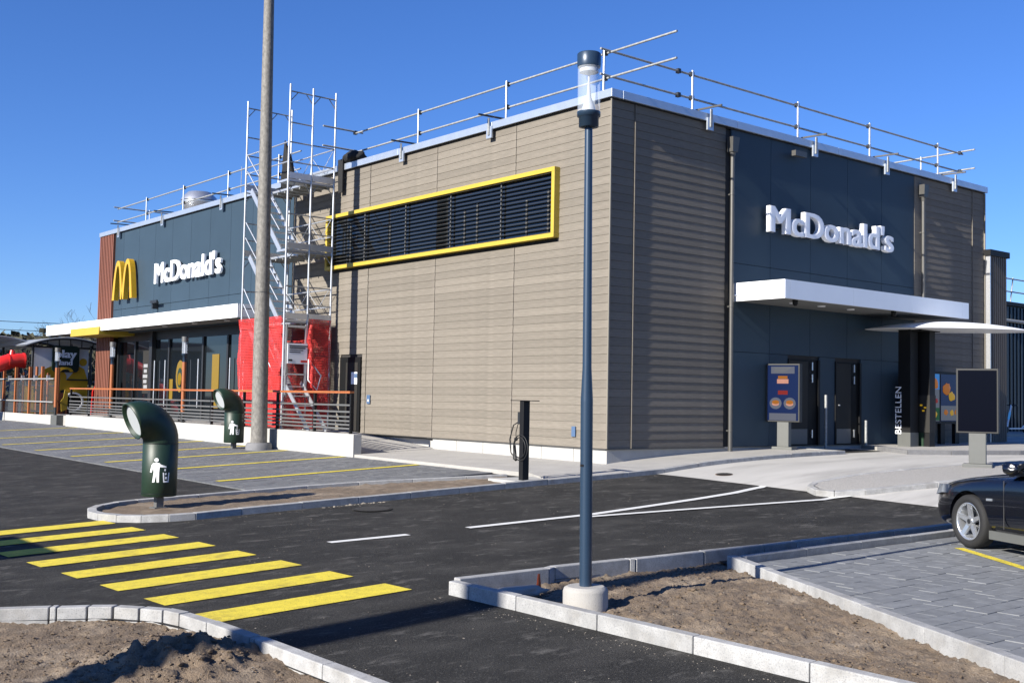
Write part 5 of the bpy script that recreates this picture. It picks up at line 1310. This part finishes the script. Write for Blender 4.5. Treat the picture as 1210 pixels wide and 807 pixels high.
for i in range(16): MB().box(-38+i*5, -35.4+i*5, 109.9, 110, 2.2, 4.0).build('window', 'glass_grey', t)
def hedge_mass(name, x0, x1, y0, y1, h, label, seed, cnt_=5000):
    rr = random.Random(seed); mb = MB()
    for i in range(cnt_):
        u_ = rr.random(); x = x0+(x1-x0)*u_; y = rr.uniform(y0, y1); top = h*(.55+.45*(.5+.5*noise.noise(Vector((x*.12, y*.1, seed))))*1.2); z = -.2+top*rr.random()**.6
        s_ = rr.uniform(.18, .5); a = Vector((rr.uniform(-1, 1), rr.uniform(-1, 1), rr.uniform(-1, 1))).normalized()*s_; b = a.cross(Vector((rr.uniform(-1, 1), rr.uniform(-1, 1), rr.uniform(-1, 1)))).normalized()*s_
        p = Vector((x, y, z)); mb.add([p-a, p+b, p+a, p-b], [(0, 1, 2, 3)])
    return tag(mb.build(name, 'far_green'), label, 'woodland', kind='stuff')
hedge_mass('far_woodland', 4, 60, 78, 95, 7.5, 'dull green far-off wood behind the playground', 3)
t = thing('power_line', (0, 90, 0), 'pair of overhead power wires crossing behind the playground', 'power line')
for x in (-45, 55): MB().lathe((x, 92, -.4), [(.16, 0), (.10, 9.4)], 10).build('pole', 'bark', t); bar('cross_arm', 'bark', t, (x, 91.2, 8.4), (x, 92.8, 8.4), .12, .12)
for z, y in ((8.45, 91.4), (7.75, 92.6)): tube('wire', 'black_metal', t, [(-45+10*k_, y, z - 1.3*(1-((k_-5)/5)**2)) for k_ in range(11)], .028, 5)
tube('far_mast', 'white_fascia', None, [(3.2, 80, -.3), (3.2, 80, 6.6)], .06, 6)
tag(bpy.data.objects['far_mast'], 'slim pale mast far behind the playground', 'mast')

# ================================================================== OUT OF FRAME, THROWING SHADOWS INTO IT
t = thing('unseen_pylon', (-26, -9.65, -1), 'tall slim dark pylon out of view, guessed from its shadow band', 'pylon')  # unseen slab, sized to throw the shadow band across road and kerbs
MB().box(-26.2, -25.8, -9.92, -9.38, -1.1, 12.2).build('shaft', 'blue_panel', t, bevel=.02); MB().box(-26.5, -25.5, -10.2, -9.1, -1.2, -.85).build('footing', 'plinth', t)
t = thing('added_container', (-20, -2.3, -1), 'grey ribbed container out of view, added to shade the crossing bars', 'container')  # stand-in for the unknown object whose shadow ends on the crossing
MB().box(-23.3, -17.25, -3.50, -1.75, -.98, 1.62).build('body', 'rail_grey', t)
for i in range(6): MB().box(-17.25, -17.21, -3.45+i*.29, -3.31+i*.29, -.85, 1.55).build('rib', 'rail_grey', t)
MB().box(-23.35, -17.18, -3.55, -1.70, 1.62, 1.70).build('roof', 'board_grey', t)
